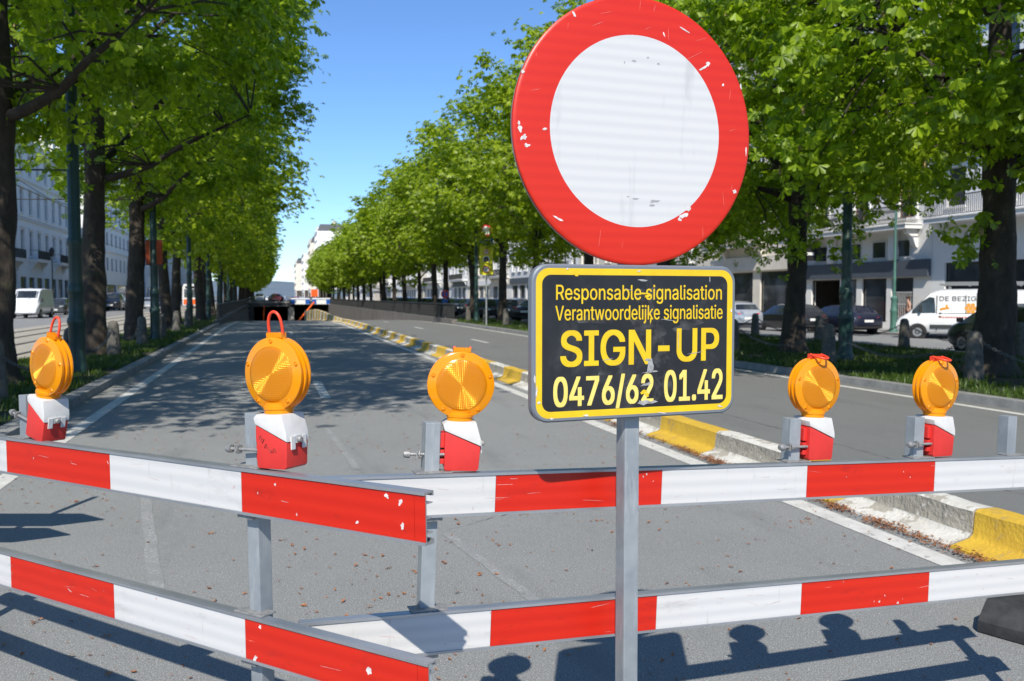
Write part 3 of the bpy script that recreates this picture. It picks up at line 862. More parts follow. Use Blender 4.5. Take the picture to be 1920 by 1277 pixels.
for i in range(len(loops) - 1):
    for k in range(n):
        k2 = (k + 1) % n
        mb.f.append((i * n + k, i * n + k2, (i + 1) * n + k2, (i + 1) * n + k)); mb.m.append(loops[i + 1][2])
mb.f.append(tuple((len(loops) - 1) * n + k for k in range(n))); mb.m.append(2)
def uv(u, v): return (-PW + 2 * PW * u, PHh - 2 * PHh * v)
def ptext(s, u0, u1, v0, v1, mi, bold, sp=1.0):
    x0, z1 = uv(u0, v0); x1, z0 = uv(u1, v1)
    add_text(mb, s, x0, x1, z0, z1, -.0007, mi, bold, spacing=sp)
ptext("Responsable signalisation", .108, .925, .128, .253, 1, .008)
ptext("Verantwoordelijke signalisatie", .105, .930, .260, .382, 1, .008)
ptext("SIGN", .128, .563, .418, .652, 1, .030)
ptext("-", .598, .656, .528, .566, 1, .03)
ptext("UP", .692, .913, .416, .640, 1, .030)
ptext("0476/62", .096, .577, .705, .930, 3, .026)
ptext("01.42", .630, .935, .692, .905, 3, .026)
for i, (u, v, rx, rz_, mi) in enumerate([(.53, .185, .020, .003, 1), (.545, .2, .012, .005, 1), (.525, .83, .012, .007, 1), (.545, .85, .008, .006, 1), (.56, .36, .003, .012, 1), (.2, .065, .008, .005, 1),
        (.02, .80, .003, .018, 4), (.03, .87, .006, .004, 4), (.012, .72, .003, .012, 4), (.25, .965, .010, .003, 4), (.62, .975, .014, .002, 4), (.92, .95, .010, .003, 4), (.09, .975, .006, .003, 4),
        (.975, .3, .003, .006, 4), (.16, .03, .006, .003, 4), (.50, .04, .008, .003, 4), (.86, .09, .002, .010, 5), (.45, .16, .015, .001, 5), (.65, .36, .03, .001, 5), (.7, .5, .001, .03, 5), (.35, .61, .02, .0012, 5), (.8, .58, .03, .001, 5),
        (.545, .45, .055, .07, 6), (.56, .80, .075, .05, 6), (.53, .25, .05, .05, 6), (.62, .62, .03, .06, 6), (.37, .68, .06, .02, 6), (.75, .4, .05, .02, 6), (.3, .35, .06, .015, 6), (.56, .66, .010, .03, 5), (.53, .9, .022, .008, 5), (.55, .62, .012, .004, 5), (.56, .70, .03, .003, 5), (.54, .78, .02, .004, 5), (.57, .9, .016, .004, 5), (.52, .1, .018, .003, 5)]):
    x, z = uv(u, v); chip_patch(mb, x, z, rx, rz_, -.0003 if mi == 6 else -.0013, mi, i + 300, 12, .15 * sin(i))
plate = mb.build("information_board", [M['black_film'], M['yellow_film'], M['paint_grey'], M['pale_yellow'], M['chip'], M['smudge'], M['smear']], sign, smooth=30)
yp = -PSI + radians(21.5)
dp = .060
pz = PLATE_C.z
plate.scale = (1.097,) * 3; plate.rotation_euler = (0, 0, yp); plate.location = (sin(yp) * dp, -cos(yp) * dp, pz)
for z in (DISC_Z - .16, DISC_Z + .16, pz + .1, pz - .1):
    mb = MB(); mb.box(-.034, .034, -.030, .034, z - .016, z + .016)
    c = mb.build("clamp", M['alu'], sign, bevel=.003); c.rotation_euler = (0, 0, -PSI + radians(24))
mb = MB(); mb.prism([(-.26, 0), (.26, 0), (.26, .06), (.2, .11), (-.2, .11), (-.26, .06)], -.4, .4, 0, Matrix.Translation((0, 0, .004)))
f_ = mb.build("rubber_foot", M['rubber'], sign, bevel=.012); f_.rotation_euler = (0, 0, -PSI + radians(24))

# ------------------------------------------------------------------ fallen litter on the road
lit = random.Random(21)
lm = MB()
def flake(x, y, s, z=.006, mi=0):
    t = lit.uniform(0, 2 * pi); c, d = cos(t), sin(t); l = s; w = s * lit.uniform(.35, .6)
    pts = [(-l, 0, 0), (-.2 * l, -w, lit.uniform(.1, .5) * s), (l, 0, lit.uniform(0, .6) * s), (.1 * l, w, lit.uniform(.1, .5) * s)]
    lm.add([(x + p[0] * c - p[1] * d, y + p[0] * d + p[1] * c, z + p[2]) for p in pts], [(0, 1, 2, 3)], mi)
for i in range(7500):
    y = 2.0 + 14 * lit.random() ** 1.35; x = lit.uniform(-2.4, 4.3)
    if mnoise.noise(Vector((x * .8, y * .8, 4))) + lit.uniform(-.5, .5) < -.05: continue
    flake(x, y, lit.choice((.004, .005, .006, .006, .008, .010, .013, .018)) * lit.uniform(.8, 1.3))
for i in range(70):                                     # little clumps
    y = 2.2 + 6 * lit.random(); x = lit.uniform(-2, 4.0)
    for k in range(lit.randint(2, 6)): flake(x + lit.gauss(0, .02), y + lit.gauss(0, .02), lit.uniform(.010, .02))
for i in range(11000):                                   # drifts in the gutter along the kerb
    y = 2.5 + 9 * lit.random()
    d = mnoise.noise(Vector((y * 1.5, 3, 0))) + .5 * mnoise.noise(Vector((y * 4.1, 9, 0)))
    if d + lit.uniform(-.3, .25) < .10: continue
    flake(4.36 + lit.gauss(0, .045), y, lit.uniform(.008, .018), .006 + lit.random() * .03)
kind(lm.build("fallen_leaves", [M['litter']]), 'stuff')

# ------------------------------------------------------------------ underpass: walls, mouth, railings
def xs(a): return TSH * max(0, (a - 60) / 100)
def wall_along(name, label, L0, L1, a0, a1, ztop, material, n=24):
    mb = MB(); vs = []
    for i in range(n + 1):
        a = a0 + (a1 - a0) * i / n; s = xs(a); zb = rz(a) - .3
        vs += [(L0 + s, a, zb), (L0 + s, a, ztop), (L1 + s, a, ztop), (L1 + s, a, zb)]
    fs = [(4 * i + k, 4 * i + (k + 1) % 4, 4 * i + 4 + (k + 1) % 4, 4 * i + 4 + k) for i in range(n) for k in range(4)]
    fs += [(0, 1, 2, 3), (4 * n + 3, 4 * n + 2, 4 * n + 1, 4 * n)]
    mb.add(vs, fs)
    return tag(mb.build(name, material), label, "wall")
wall_along("retaining_wall", "brown grey retaining wall on the right side of the underpass ramp", 10.76, 11.12, 55.0, PORTAL + 60, .26, M['wall_panel'])
wall_along("retaining_wall", "dark retaining wall on the left side of the underpass ramp", -3.35, -2.97, 57.0, PORTAL + 60, .26, M['concrete_dark'])
def railing(label, L, a0, a1, z0, panel):
    root = thing("railing", label, "railing", (L, a0, z0))
    mb = MB(); n = int((a1 - a0) / 6)
    pts = [(xs(a0 + (a1 - a0) * i / n), (a1 - a0) * i / n, .93) for i in range(n + 1)]
    mb.tube(pts, .04, 6); mb.build("handrail", M['rail_paint'], root)
    mb = MB(); mb.tube([(x, y, .10) for x, y, z in pts], .025, 6); mb.build("bottom_rail", M['rail_paint'], root)
    mb = MB(); k = int((a1 - a0) / .16)
    for i in range(k):
        y = i * .16 + .08; x = xs(a0 + y)
        mb.box(x - .012, x + .012, y - .012, y + .012, .10, .92)
    mb.build("grille", M['rail_paint'], root)
    for i in range(n + 1):
        x, y, z = pts[i]
        mb = MB(); mb.box(x - .045, x + .045, y - .045, y + .045, 0, 1.0); mb.build("post", M['rail_paint'], root)
railing("long black railing on the right wall of the underpass ramp", 10.94, 55.4, PORTAL, .262, True)
railing("black railing on the left wall of the underpass ramp", -3.16, 57.4, PORTAL, .262, True)
# the mouth
mth = thing("underpass_portal", "concrete underpass mouth with two dark openings at the foot of the ramp", "underpass", (TSH, PORTAL, 0))
mb = MB(); mb.box(-3.3, 4.0, 0, 90, -.15, .62); mb.build("left_deck", M['concrete_dark'], mth)
mb = MB(); mb.box(4.0, 11.1, 0, 90, .1, .9); mb.build("right_deck", M['concrete_dark'], mth)
mb = MB(); mb.box(-5.2, -2.2, -.6, 90, -8.5, -.152); mb.build("abutment", M['concrete_dark'], mth)
mb = MB(); mb.box(3.7, 4.7, .3, 90, -8, -.15); mb.build("middle_pier", M['concrete'], mth)
mb = MB(); mb.box(-3.3, 11.1, 60, 60.5, -9, .2); mb.build("end_wall", M['dark_inside'], mth)  # closes the tunnel; the shade of its depth is painted dark
mb = MB(); mb.box(4.0, 11.1, -.2, -.02, .78, 1.0); mb.box(-3.3, 4.0, -.2, -.02, .45, .75); mb.build("parapet", M['concrete'], mth)
for (x0, x1) in ((4.1, 7.4), (7.8, 11.0)):
    t = thing("lane_sign", "blue and white sign box above the right underpass opening, %s" % ("nearer the middle pier" if x0 < 5 else "beside the railing wall"), "sign", (TSH, PORTAL - .35, 0), 0, "sign boxes above the underpass")
    mb = MB(); mb.box(x0, x1, 0, .12, .25, 1.35); mb.build("panel", M['sign_white'], t)
    mb = MB(); mb.box(x0, x0 + .75, -.02, -.003, .3, 1.0); mb.box(x1 - .75, x1, -.02, -.003, .3, 1.0); mb.box(x0, x1, -.02, -.003, 1.02, 1.12); mb.build("blue_field", M['sign_blue'], t)
mb = MB(); mb.box(-.6, .6, -.05, .05, .6, 1.9); mb.box(-.04, .04, -.03, .03, -.3, .6)
o = mb.build("roadwork_sign", M['orange'], bevel=.02); o.location = (8.4 + TSH, PORTAL + 3, 1.0); tag(o, "square orange sign standing on the deck above the right underpass opening", "sign")
mb = MB(); mb.tube([(0, 0, 0), (2.9, 2, 3.4)], .16, 8)
o = mb.build("boom_barrier", M['orange']); o.location = (5.1 + TSH, PORTAL - 6, rz(PORTAL - 6) + 1.2); tag(o, "slanting orange barrier arm inside the right underpass opening", "barrier arm")
mb = MB(); mb.tube([(0, 0, 0), (.25, 0, 4.0)], .10, 8)
o = mb.build("marker_pole", M['orange']); o.location = (-.6 + TSH, PORTAL - 6, rz(PORTAL - 6)); tag(o, "thin orange pole inside the left underpass opening", "pole")

# ------------------------------------------------------------------ trees
def envelope(u, env):
    """u in the crown's unit ball -> world offset."""
    return Vector((u.x * env[0], u.y * env[1], u.z * env[2]))
def make_tree(seed, near, env, zc, r0, fork, n_leaf, leaf_len, shift=(0, 0), tipc=170, blossom=0, bald=None, thin=(0, 1), prune=None):
    """Trunk mesh (with limbs) and crown mesh of one horse chestnut."""
    r = random.Random(seed)
    tb = MB()
    sides = 16 if near else 8
    zs = [0, .12, .35, .8, 1.5, 2.3, 3.1, fork, fork + 1.6, fork + 3.4, zc + env[2] * .45]
    bx, by = r.uniform(-.12, .12), r.uniform(-.12, .12)
    path = []; rad = []
    for i, z in enumerate(zs):
        k = z / zs[-1]
        path.append((bx * sin(z * .7 + seed) + shift[0] * .5 * k * k, by * sin(z * .9 + 2 * seed) + shift[1] * .5 * k * k, z))
        fl = 1.75 if i == 0 else 1.4 if i == 1 else 1.15 if i == 2 else 1.0
        rad.append(r0 * fl * (1 - .22 * min(1, z / fork)) if z <= fork else r0 * .72 * (1 - (z - fork) / (zs[-1] - fork)) ** .8 + .03)
    if near:
        P2 = []; R2 = []
        for i in range(len(path) - 1):
            m = 5 if zs[i + 1] <= fork + 2 else 2
            for j in range(m):
                t = j / m
                P2.append(Vector(path[i]).lerp(Vector(path[i + 1]), t)); R2.append(rad[i] + (rad[i + 1] - rad[i]) * t)
        P2.append(Vector(path[-1])); R2.append(rad[-1]); path, rad = P2, R2
    tb.tube(path, rad, sides, 0, True, None, .20 if near else .12, seed)
    tips = []
    cen = Vector((shift[0], shift[1], zc))
    nl = r.randint(8, 10)
    def tip_point():
        while True:
            v = Vector((r.uniform(-1, 1), r.uniform(-1, 1), r.uniform(-1, 1)))
            if .30 < v.length < 1: break
        v = v.normalized() * (v.length ** .45)
        lump = 1 + (.22 if near else .42) * mnoise.noise(v * 2.1 + Vector((seed * 3.1, 0, 0))) + (0 if near else .12 * mnoise.noise(v * 5 + Vector((0, seed * 1.7, 0))))
        return cen + envelope(v * lump, env)
    def trunk_at(z):
        for i in range(len(path) - 1):
            if path[i + 1][2] >= z:
                a, b = Vector(path[i]), Vector(path[i + 1]); return a.lerp(b, (z - a.z) / max(1e-6, b.z - a.z))
        return Vector(path[-1])
    limbs = []
    for i in range(nl):
        az = 2 * pi * (i + r.uniform(-.3, .3)) / nl * 1.618
        zb = fork - .5 + (zs[-1] - fork) * .62 * (i / nl) + r.uniform(0, .4)
        p = trunk_at(zb)
        el = r.uniform(.35, .8) if i < nl * .6 else r.uniform(.7, 1.2)
        d = Vector((cos(az) * cos(el), sin(az) * cos(el), sin(el)))
        Ln = env[0] * r.uniform(.75, .95)
        pts = [p]; k = 6
        for j in range(1, k + 1):
            d = (d + Vector((r.uniform(-.18, .18), r.uniform(-.18, .18), r.uniform(-.12, .2)))).normalized()
            pts.append(pts[-1] + d * Ln / k)
        rb = r0 * r.uniform(.28, .42)
        tb.tube(pts, [rb * (1 - .85 * j / k) for j in range(k + 1)], 8 if near else 5, 0, True, None, .1, seed + i)
        limbs += pts[2:]
    for _ in range(tipc):
        t = tip_point(); tips.append(t)
    for t in tips[:int(tipc * (.8 if near else .35))]:
        b = min(limbs, key=lambda q: (q - t).length + (1.5 if q.z > t.z + .8 else 0))
        m = b.lerp(t, .5) + Vector((r.uniform(-.25, .25), r.uniform(-.25, .25), r.uniform(0, .35)))
        tb.tube([b, m, t], [.032, .02, .008] if near else [.03, .02, .01], 5 if near else 3, 0, False)
    # leaves
    V = []; F = []; mi = []
    def leaflet(o, d, up, L):
        side = d.cross(up).normalized(); nrm = side.cross(d).normalized()
        w = L * .21
        b = len(V)
        if near:
            f = -.05 * L
            V.extend([o, o + d * (.42 * L) - side * (w * .55) + nrm * f, o + d * (.75 * L) - side * w + nrm * (f * 1.6), o + d * L - nrm * (.07 * L), o + d * (.75 * L) + side * w + nrm * (f * 1.6), o + d * (.42 * L) + side * (w * .55) + nrm * f])
            F.append((b, b + 1, b + 2, b + 3)); F.append((b, b + 3, b + 4, b + 5)); mi.extend((0, 0))
        else:
            V.extend([o, o + d * (.62 * L) - side * (w * 1.15), o + d * L, o + d * (.62 * L) + side * (w * 1.15)])
            F.append((b, b + 1, b + 2, b + 3)); mi.append(0)
    per = n_leaf // tipc
    for t in tips:
        out = (t - cen); out.z *= .4
        out = out.normalized() if out.length > .01 else Vector((1, 0, 0))
        sp = r.uniform(.42, .85) if near else r.uniform(.4, .95)
        for _ in range(per):
            p = t + Vector((r.gauss(0, sp * .62), r.gauss(0, sp * .62), r.gauss(0, sp * .42)))
            if p.z < 1.9: continue
            if prune and p.x < prune[0] + .25 * (p.z - 6) * (p.z > 6) * -1 and p.z < prune[1] and r.random() < prune[2]: continue
            if p.z < thin[0] and r.random() > thin[1]: continue
            if bald and p.z < bald[1]:
                da = (atan2(p.y, p.x) - bald[0] + pi) % (2 * pi) - pi
                if abs(da) < bald[2] and r.random() < bald[3]: continue
            az = r.uniform(0, 2 * pi)
            ax = (Vector((cos(az), sin(az), 0)) * .55 + out * .55 + Vector((0, 0, r.uniform(.25, .9)))).normalized()   # leaf-stalk tip, leaf faces this way
            L = leaf_len * r.uniform(.7, 1.2)
            e1 = ax.cross(Vector((0, 0, 1))); e1 = e1.normalized() if e1.length > .05 else Vector((1, 0, 0)); e2 = ax.cross(e1).normalized()
            k = r.choice((5, 6, 7)) if near else 5
            a0 = r.uniform(0, 6.28); droop = r.uniform(.35, 1.0)
            for q in range(k):
                a = a0 + 2 * pi * q / k * .92
                d = (e1 * cos(a) + e2 * sin(a) + Vector((0, 0, -droop))).normalized()
                leaflet(p, d, ax, L * (1 - .25 * abs(q - k / 2) / k))
    nb = 0
    while nb < blossom:
        t = r.choice(tips)
        p = t + Vector((r.gauss(0, .3), r.gauss(0, .3), r.gauss(.1, .2))); nb += 1
        h = r.uniform(.14, .22); b = len(V)
        n5 = 5; levels = 6
        for j in range(levels):
            rr = .028 * (1 - j / levels) + .006 + (.008 if j % 2 else 0)
            for q in range(n5):
                a = 2 * pi * q / n5 + j
                V.append(p + Vector((rr * cos(a), rr * sin(a), h * j / levels)))
        for j in range(levels - 1):
            for q in range(n5):
                F.append((b + j * n5 + q, b + j * n5 + (q + 1) % n5, b + (j + 1) * n5 + (q + 1) % n5, b + (j + 1) * n5 + q)); mi.append(1)
    tm = bpy.data.meshes.new("trunk"); tm.from_pydata(tb.v, [], tb.f); tm.materials.append(M['bark'])
    tm.polygons.foreach_set('use_smooth', [True] * len(tm.polygons))
    cm = bpy.data.meshes.new("crown"); cm.from_pydata([tuple(v) for v in V], [], F)
    cm.materials.append(M['leaf'] if near else M['leaf_far']); cm.materials.append(M['blossom'])
    cm.polygons.foreach_set('material_index', mi)
    return tm, cm
def place_tree(meshes, x, y, rotz, label, scale=1.0, group=None, z=.06):
    root = thing("horse_chestnut_tree", label, "tree", (x, y, z), rotz, group)
    root.scale = (scale, scale, scale)
    for nm, me in (("trunk", meshes[0]), ("crown", meshes[1])):
        o = bpy.data.objects.new(nm, me); COL.objects.link(o); o.parent = root
    return root
GL, GR = "chestnut trees in the left row", "chestnut trees in the right row"
near_R = make_tree(3, True, (5.3, 5.2, 5.0), 8.0, .38, 4.2, 12500, .20, (-.6, -.8), 240, 190, None, (4.3, .65))
near_R2 = make_tree(14, True, (5.1, 4.8, 5.0), 8.0, .31, 3.8, 11500, .19, (-.5, -.2), 230, 170, None, (4.4, .6))
near_L = make_tree(7, True, (5.3, 4.8, 4.9), 9.5, .33, 4.8, 12500, .19, (.4, 0), 215, 40, (-pi / 2 + .4, 8.2, .65, .8), (5.6, .45), (-.9, 9.6, .88))
mids = [make_tree(21 + k, False, (4.7, 4.5, 4.7), 8.9, .27, 4.4, 6000, .24, (0, 0), 165) for k in range(2)]
mids_L = [make_tree(51 + k, False, (4.9, 4.5, 4.7), 8.9, .27, 4.4, 6000, .24, (.3, 0), 165, 0, None, (0, 1), (-1.0, 9.2, .85)) for k in range(2)]
fars_L = [make_tree(61 + k, False, (4.7, 4.5, 4.6), 8.6, .25, 4.2, 3600, .32, (.2, 0), 135, 0, None, (0, 1), (-1.2, 8.5, .8)) for k in range(2)]
fars = [make_tree(31 + k, False, (4.5, 4.5, 4.6), 8.6, .25, 4.2, 3600, .32, (0, 0), 135) for k in range(3)]
tr = random.Random(5)
# right row
place_tree(near_R2, 14.2, 7.0, 2.4, "chestnut tree beyond the right frame edge, only low leafy twigs in view", 1.0, GR)
place_tree(near_R, 14.0, 15.1, 0.0, "chestnut with the thickest trunk, beside the stone bollard in front of the white van", 1.0, GR)
place_tree(near_R2, 14.1, 22.4, .5, "chestnut trunk left of the tall green lamp post, before the black estate car", 1.0, GR)
place_tree(near_R, 13.8, 30.3, 2.2, "chestnut standing right behind the round traffic sign in the right row", .98, GR)
labelsR = ["chestnut trunk just left of the SIGN-UP board, by the last stone bollard", "chestnut right of the yellow tunnel warning sign in the right row", "chestnut left of the yellow tunnel warning sign, leaning into its lamp post"]
ya = 38.4
for i in range(29):
    me = mids[i % 2] if i < 6 else fars[i % 3]
    lb = labelsR[i] if i < 3 else ("mid distance chestnut over the ramp railing in the right row" if i < 8 else "small far chestnut towards the end of the right row")
    g = GR if i < 3 else (GR + (", mid distance" if i < 8 else ", far end"))
    place_tree(me, 13.6 + tr.uniform(-.35, .35), ya, tr.uniform(0, 6.28), lb, tr.uniform(.86, 1.10), g)
    ya += tr.uniform(7.4, 8.4)
# left row
place_tree(near_L, -4.9, 9.6, .3, "left row chestnut nearest the camera, its crown hanging in at the top left", .98, GL)
place_tree(near_L, -4.75, 18.2, -.25, "chestnut whose trunk fills the left picture edge behind the first amber lamp", 1.03, GL)
place_tree(near_L, -4.6, 26.6, .15, "chestnut with forked trunk just right of the thick green tram pole", 1.02, GL)
place_tree(near_L, -4.6, 34.4, -.4, "mossy chestnut trunk between the thick green pole and the pole with the orange banner", 1.0, GL)
labelsL = ["chestnut right behind the orange banner pole in the left row", "chestnut with leaning trunk, two trunks past the orange banner"]
ya = 43.5
for i in range(27):
    me = mids_L[(i + 1) % 2] if i < 6 else fars_L[(i + 1) % 2]
    lb = labelsL[i] if i < 2 else ("mid distance chestnut shading the lane in the left row" if i < 8 else "small far chestnut towards the end of the left row")
    g = GL if i < 2 else (GL + (", mid distance" if i < 8 else ", far end"))
    place_tree(me, -4.7 + tr.uniform(-.3, .3), ya, tr.uniform(-.5, .5), lb, tr.uniform(.95, 1.12), g)
    ya += tr.uniform(8.0, 9.0)
# ------------------------------------------------------------------ grass
def grass_patch(name, regions, seed):
    r = random.Random(seed); V = []; F = []
    for (x0, x1, y0, y1, z0, z1, cnt, h) in regions:
        for _ in range(cnt):
            u = r.random(); x = x0 + (x1 - x0) * u; y = y0 + (y1 - y0) * r.random() ** 1.25
            if mnoise.noise(Vector((x * .7, y * .7, 1))) + .5 * mnoise.noise(Vector((x * 2, y * 2, 7))) < -.24: continue
            z = z0 + (z1 - z0) * u; a = r.uniform(0, 6.28); w = r.uniform(.006, .012) * (1 + (y - y0) * .05); hh = h * r.uniform(.5, 1.3)
            lx, ly = r.gauss(0, .35) * hh, r.gauss(0, .35) * hh; b = len(V)
            V += [(x - w * cos(a), y - w * sin(a), z - .01), (x + w * cos(a), y + w * sin(a), z - .01), (x + lx, y + ly, z + hh)]
            F.append((b, b + 1, b + 2))
    me = bpy.data.meshes.new(name); me.from_pydata(V, [], F); me.materials.append(M['grass'])
    o = bpy.data.objects.new(name, me); COL.objects.link(o); return kind(o, 'stuff')
grass_patch("grass", [(11.0, 15.2, 7, 40, .11, .10, 60000, .10), (15.2, 19.3, 9, 45, .10, .06, 26000, .11), (11.0, 14.5, 38, 60, .11, .09, 9000, .13), (-6.0, -3.25, 7, 45, .10, .11, 36000, .10), (-6, -3.3, 40, 70, .1, .11, 6000, .14)], 3)

# ------------------------------------------------------------------ bollards and chains
mb = MB(); r_ = random.Random(2)
prof = [(0, .95), (.06, .945), (.11, .92), (.145, .87), (.158, .80), (.175, .55), (.20, .2), (.215, .0), (.215, -.1)]
mb.lathe(prof, 20)
for i, v in enumerate(mb.v):
    k = 1 + .05 * mnoise.noise(Vector(v) * 5); mb.v[i] = (v[0] * k * .86, v[1] * k * .86, v[2])
boll0 = mb.build("stone_bollard", M['stone'], smooth=50)
mb = MB()
def link(mb, c, d, up, l=.05, w=.026, t=.0065):
    s = d.cross(up).normalized(); pts = []
    for k in range(12):
        a = 2 * pi * k / 12; pts.append(c + d * (cos(a) * (l - w) + (w if cos(a) > 0 else -w) * min(1, abs(cos(a)) * 2)) * .9 + s * (sin(a) * w))
    pts.append(pts[0]); mb.tube(pts, t, 5, 0, False)
def make_chain(span, sag, seed):
    mb = MB(); n = int(span / .068); c = []
    for i in range(n + 1):
        t = i / n; c.append(Vector((0, span * t, -sag * 4 * t * (1 - t))))
    for i in range(n):
        d = (c[i + 1] - c[i]).normalized(); up = Vector((1, 0, 0)) if i % 2 else d.cross(Vector((1, 0, 0))).normalized()
        link(mb, (c[i] + c[i + 1]) / 2, d, up)
    me = mb.build("chain", M['iron'], smooth=60)
    return me
chain0 = make_chain(4.22, .42, 1)
first = [True, True]
def bollard_row(x, ys, z, labels, group, chains, clabel, cgroup):
    prev = None
    for i, y in enumerate(ys):
        o = boll0 if first[0] else boll0.copy()
        if not first[0]: COL.objects.link(o)
        first[0] = False
        o.location = (x, y, z); o.rotation_euler = (0, 0, i * 1.3)
        tag(o, labels[min(i, len(labels) - 1)], "bollard", group)
        if prev is not None and chains:
            c = chain0 if first[1] else chain0.copy()
            if not first[1]: COL.objects.link(c)
            first[1] = False
            c.location = (x, prev + .18, z + .74); c.scale = (1, (y - prev - .36) / 4.22, 1)
            tag(c, clabel[min(i - 1, len(clabel) - 1)], "chain", cgroup)
        prev = y
bollard_row(12.75, [9.6, 14.2, 18.8, 23.4, 28.0, 32.6], .10, ["stone bollard just past the right picture edge", "sunlit stone bollard with heavy chain at the foot of the thickest chestnut", "stone bollard left of the green lamp post foot", "stone bollard beside the right edge of the SIGN-UP board", "stone bollard behind the traffic sign, near kerb row"],
            "stone bollards along the near right kerb", True, ["thick chain running from the sunlit bollard out of the picture", "chain between the sunlit bollard and the green lamp post", "chain hanging in the shade from the bollard at the lamp post foot", "chain behind the SIGN-UP board in the near row"], "chains of the near right row")
bollard_row(12.0, [46.5, 51.2, 56.0], .10, ["small sunlit bollard left of the SIGN-UP board", "small sunlit bollard beside the yellow sign's pole", "small bollard where the ramp railing begins"], "bollards before the ramp railing", False, [""], "")
bollard_row(19.25, [15.2, 19.8, 24.4, 29.0, 33.5, 38.1, 42.7], .05, ["dark bollard on the far verge edge beside the green car", "dark bollard on the far verge edge hidden by the thick trunk", "dark bollard in front of the white van's wheel", "dark bollard behind the green lamp post", "dark bollard in front of the silver hatchback", "dark bollard on the far verge edge behind the sign"],
            "bollards along the far verge edge", True, ["chain before the green car's wheel", "chain below the green car's bonnet", "sagging chain left of the bollard by the white van", "chain before the dark estate car", "chain before the silver hatchback", "chain on the far verge edge behind the sign"], "chains of the far verge row")
bollard_row(-4.05, [15.2, 20.6, 25.9, 31.4, 36.9, 42.4, 48.0], .10, ["bollard hidden at the left picture edge", "dark bollard at the foot of the thick green tram pole", "round topped dark bollard standing clear on the left verge", "dark bollard right of the mossy trunk", "dark bollard in front of the orange banner pole", "far dark bollard on the left verge"],
            "bollards on the left verge", True, ["chain at the left edge behind the first amber lamp", "chain between the green tram pole and the clear bollard", "chain right of the clear round topped bollard", "chain before the mossy trunk", "far chain on the left verge"], "chains on the left verge")

# ------------------------------------------------------------------ lamp and tram poles
def pole(label, x, y, z, h, base_r, r, material, name="lamp_post", cat="lamp post", group=None, head=None):
    root = thing(name, label, cat, (x, y, z), 0, group)
    mb = MB()
    mb.lathe([(0, 0), (base_r * 1.25, 0), (base_r * 1.25, .14), (base_r * 1.1, .2), (base_r, .3), (base_r, 1.0), (base_r * 1.12, 1.05), (base_r * 1.12, 1.12), (base_r * .92, 1.2), (base_r * .86, 1.62), (base_r * 1.0, 1.67), (base_r * 1.0, 1.75), (r * 1.08, 1.86)], 18)
    mb.build("base", material, root, smooth=30)
    mb = MB(); mb.lathe([(r * 1.06, 1.86), (r * 1.04, 2.6), (r * 1.22, 2.66), (r * 1.22, 2.74), (r, 2.8), (r * .9, h * .6), (r * .72, h), (0, h)], 16)
    mb.build("pole", material, root, smooth=30)
    if head:
        mb = MB(); mb.tube([(0, 0, h - .3), (0, 0, h), (.5 * head, 0, h + .3), (1.3 * head, 0, h + .35)], .05, 8); mb.build("arm", material, root, smooth=40)
        mb = MB(); mb.lathe([(0, .12), (.16, .08), (.26, 0), (.24, -.05), (0, -.08)], 14, 0, Matrix.Translation((1.5 * head, 0, h + .32))); mb.build("lantern", material, root, smooth=40)
    return root
pole("thick dark green tram pole in front of the left chestnuts", -3.85, 20.2, .10, 9.5, .165, .125, M['green_iron'], "tram_pole", "pole", "green tram poles")
pole("dark green tram pole carrying the orange banner", -4.0, 34.4, .10, 9.5, .165, .12, M['green_iron'], "tram_pole", "pole", "green tram poles")
for k in range(5):
    pole("small far green tram pole among the left trunks", -4.0, 48.7 + 14.2 * k, .10, 9.5, .16, .12, M['green_iron'], "tram_pole", "pole", "far green tram poles")
pole("tall dark green lamp post between the two right chestnuts", 13.55, 19.3, .10, 9.8, .17, .115, M['green_iron'], head=-1)
pole("slim dark green lamp post beside the yellow tunnel sign", 12.3, 55.0, .10, 9.5, .15, .11, M['green_iron'], head=-1)
pole("slim pale green lamp post on the pavement before the grey shop", 30.6, 39.6, -.14, 6.4, .17, .07, M['green_iron_pale'])
o = pole("small black lantern post on the far left pavement", -21.2, 100, .12, 5.6, .14, .06, M['rail_paint'])
mb = MB(); mb.lathe([(0, 5.5), (.12, 5.55), (.26, 6.1), (.28, 6.14), (.1, 6.4), (0, 6.5)], 6); mb.build("lantern", M['rail_paint'], o)
# orange banner pair on its pole
bn = thing("banner", "orange banner hanging on both sides of the green tram pole", "banner", (-4.0, 34.25, 2.75))
mb = MB(); mb.box(-.25, -.11, -.02, .02, .06, .9); mb.build("left_panel", M['orange_cloth'], bn)
mb = MB(); mb.box(.11, .31, -.02, .02, .06, .9); mb.build("right_panel", M['orange_cloth'], bn)
mb = MB(); mb.box(-.27, .33, -.015, .03, .902, .93); mb.box(-.27, .33, -.015, .03, .03, .058); mb.build("bracket", M['rail_paint'], bn)
# tram wires
def wire(label, pts, r=.014, grp="tram wires"):
    mb = MB(); mb.tube(pts, r, 5); o = mb.build("tram_wire", M['rail_paint']); tag(o, label, "wire", grp)
wire("tram span wire from the thick green pole to the left facades", [(-3.85, 20.2, 4.25), (-9, 20.6, 4.18), (-25, 22, 4.6)], .02)
wire("tram span wire from the banner pole across the tracks", [(-4.0, 34.4, 5.1), (-9, 34.6, 5.0), (-25, 36, 5.5)], .02)
wire("tram contact wire above the nearer track", [(-7.75, 0, 5.2), (-7.75, 35, 5.2), (-7.75, 120, 5.2), (-7.75, 300, 5.2)])
wire("tram contact wire above the farther track", [(-10.6, 0, 5.2), (-10.6, 35, 5.2), (-10.6, 120, 5.2), (-10.6, 300, 5.2)])
wire("slack cable slanting down past the left facade", [(-25, 60, 15.5), (-16, 75, 9.0), (-7, 90, 6.2)], .025)

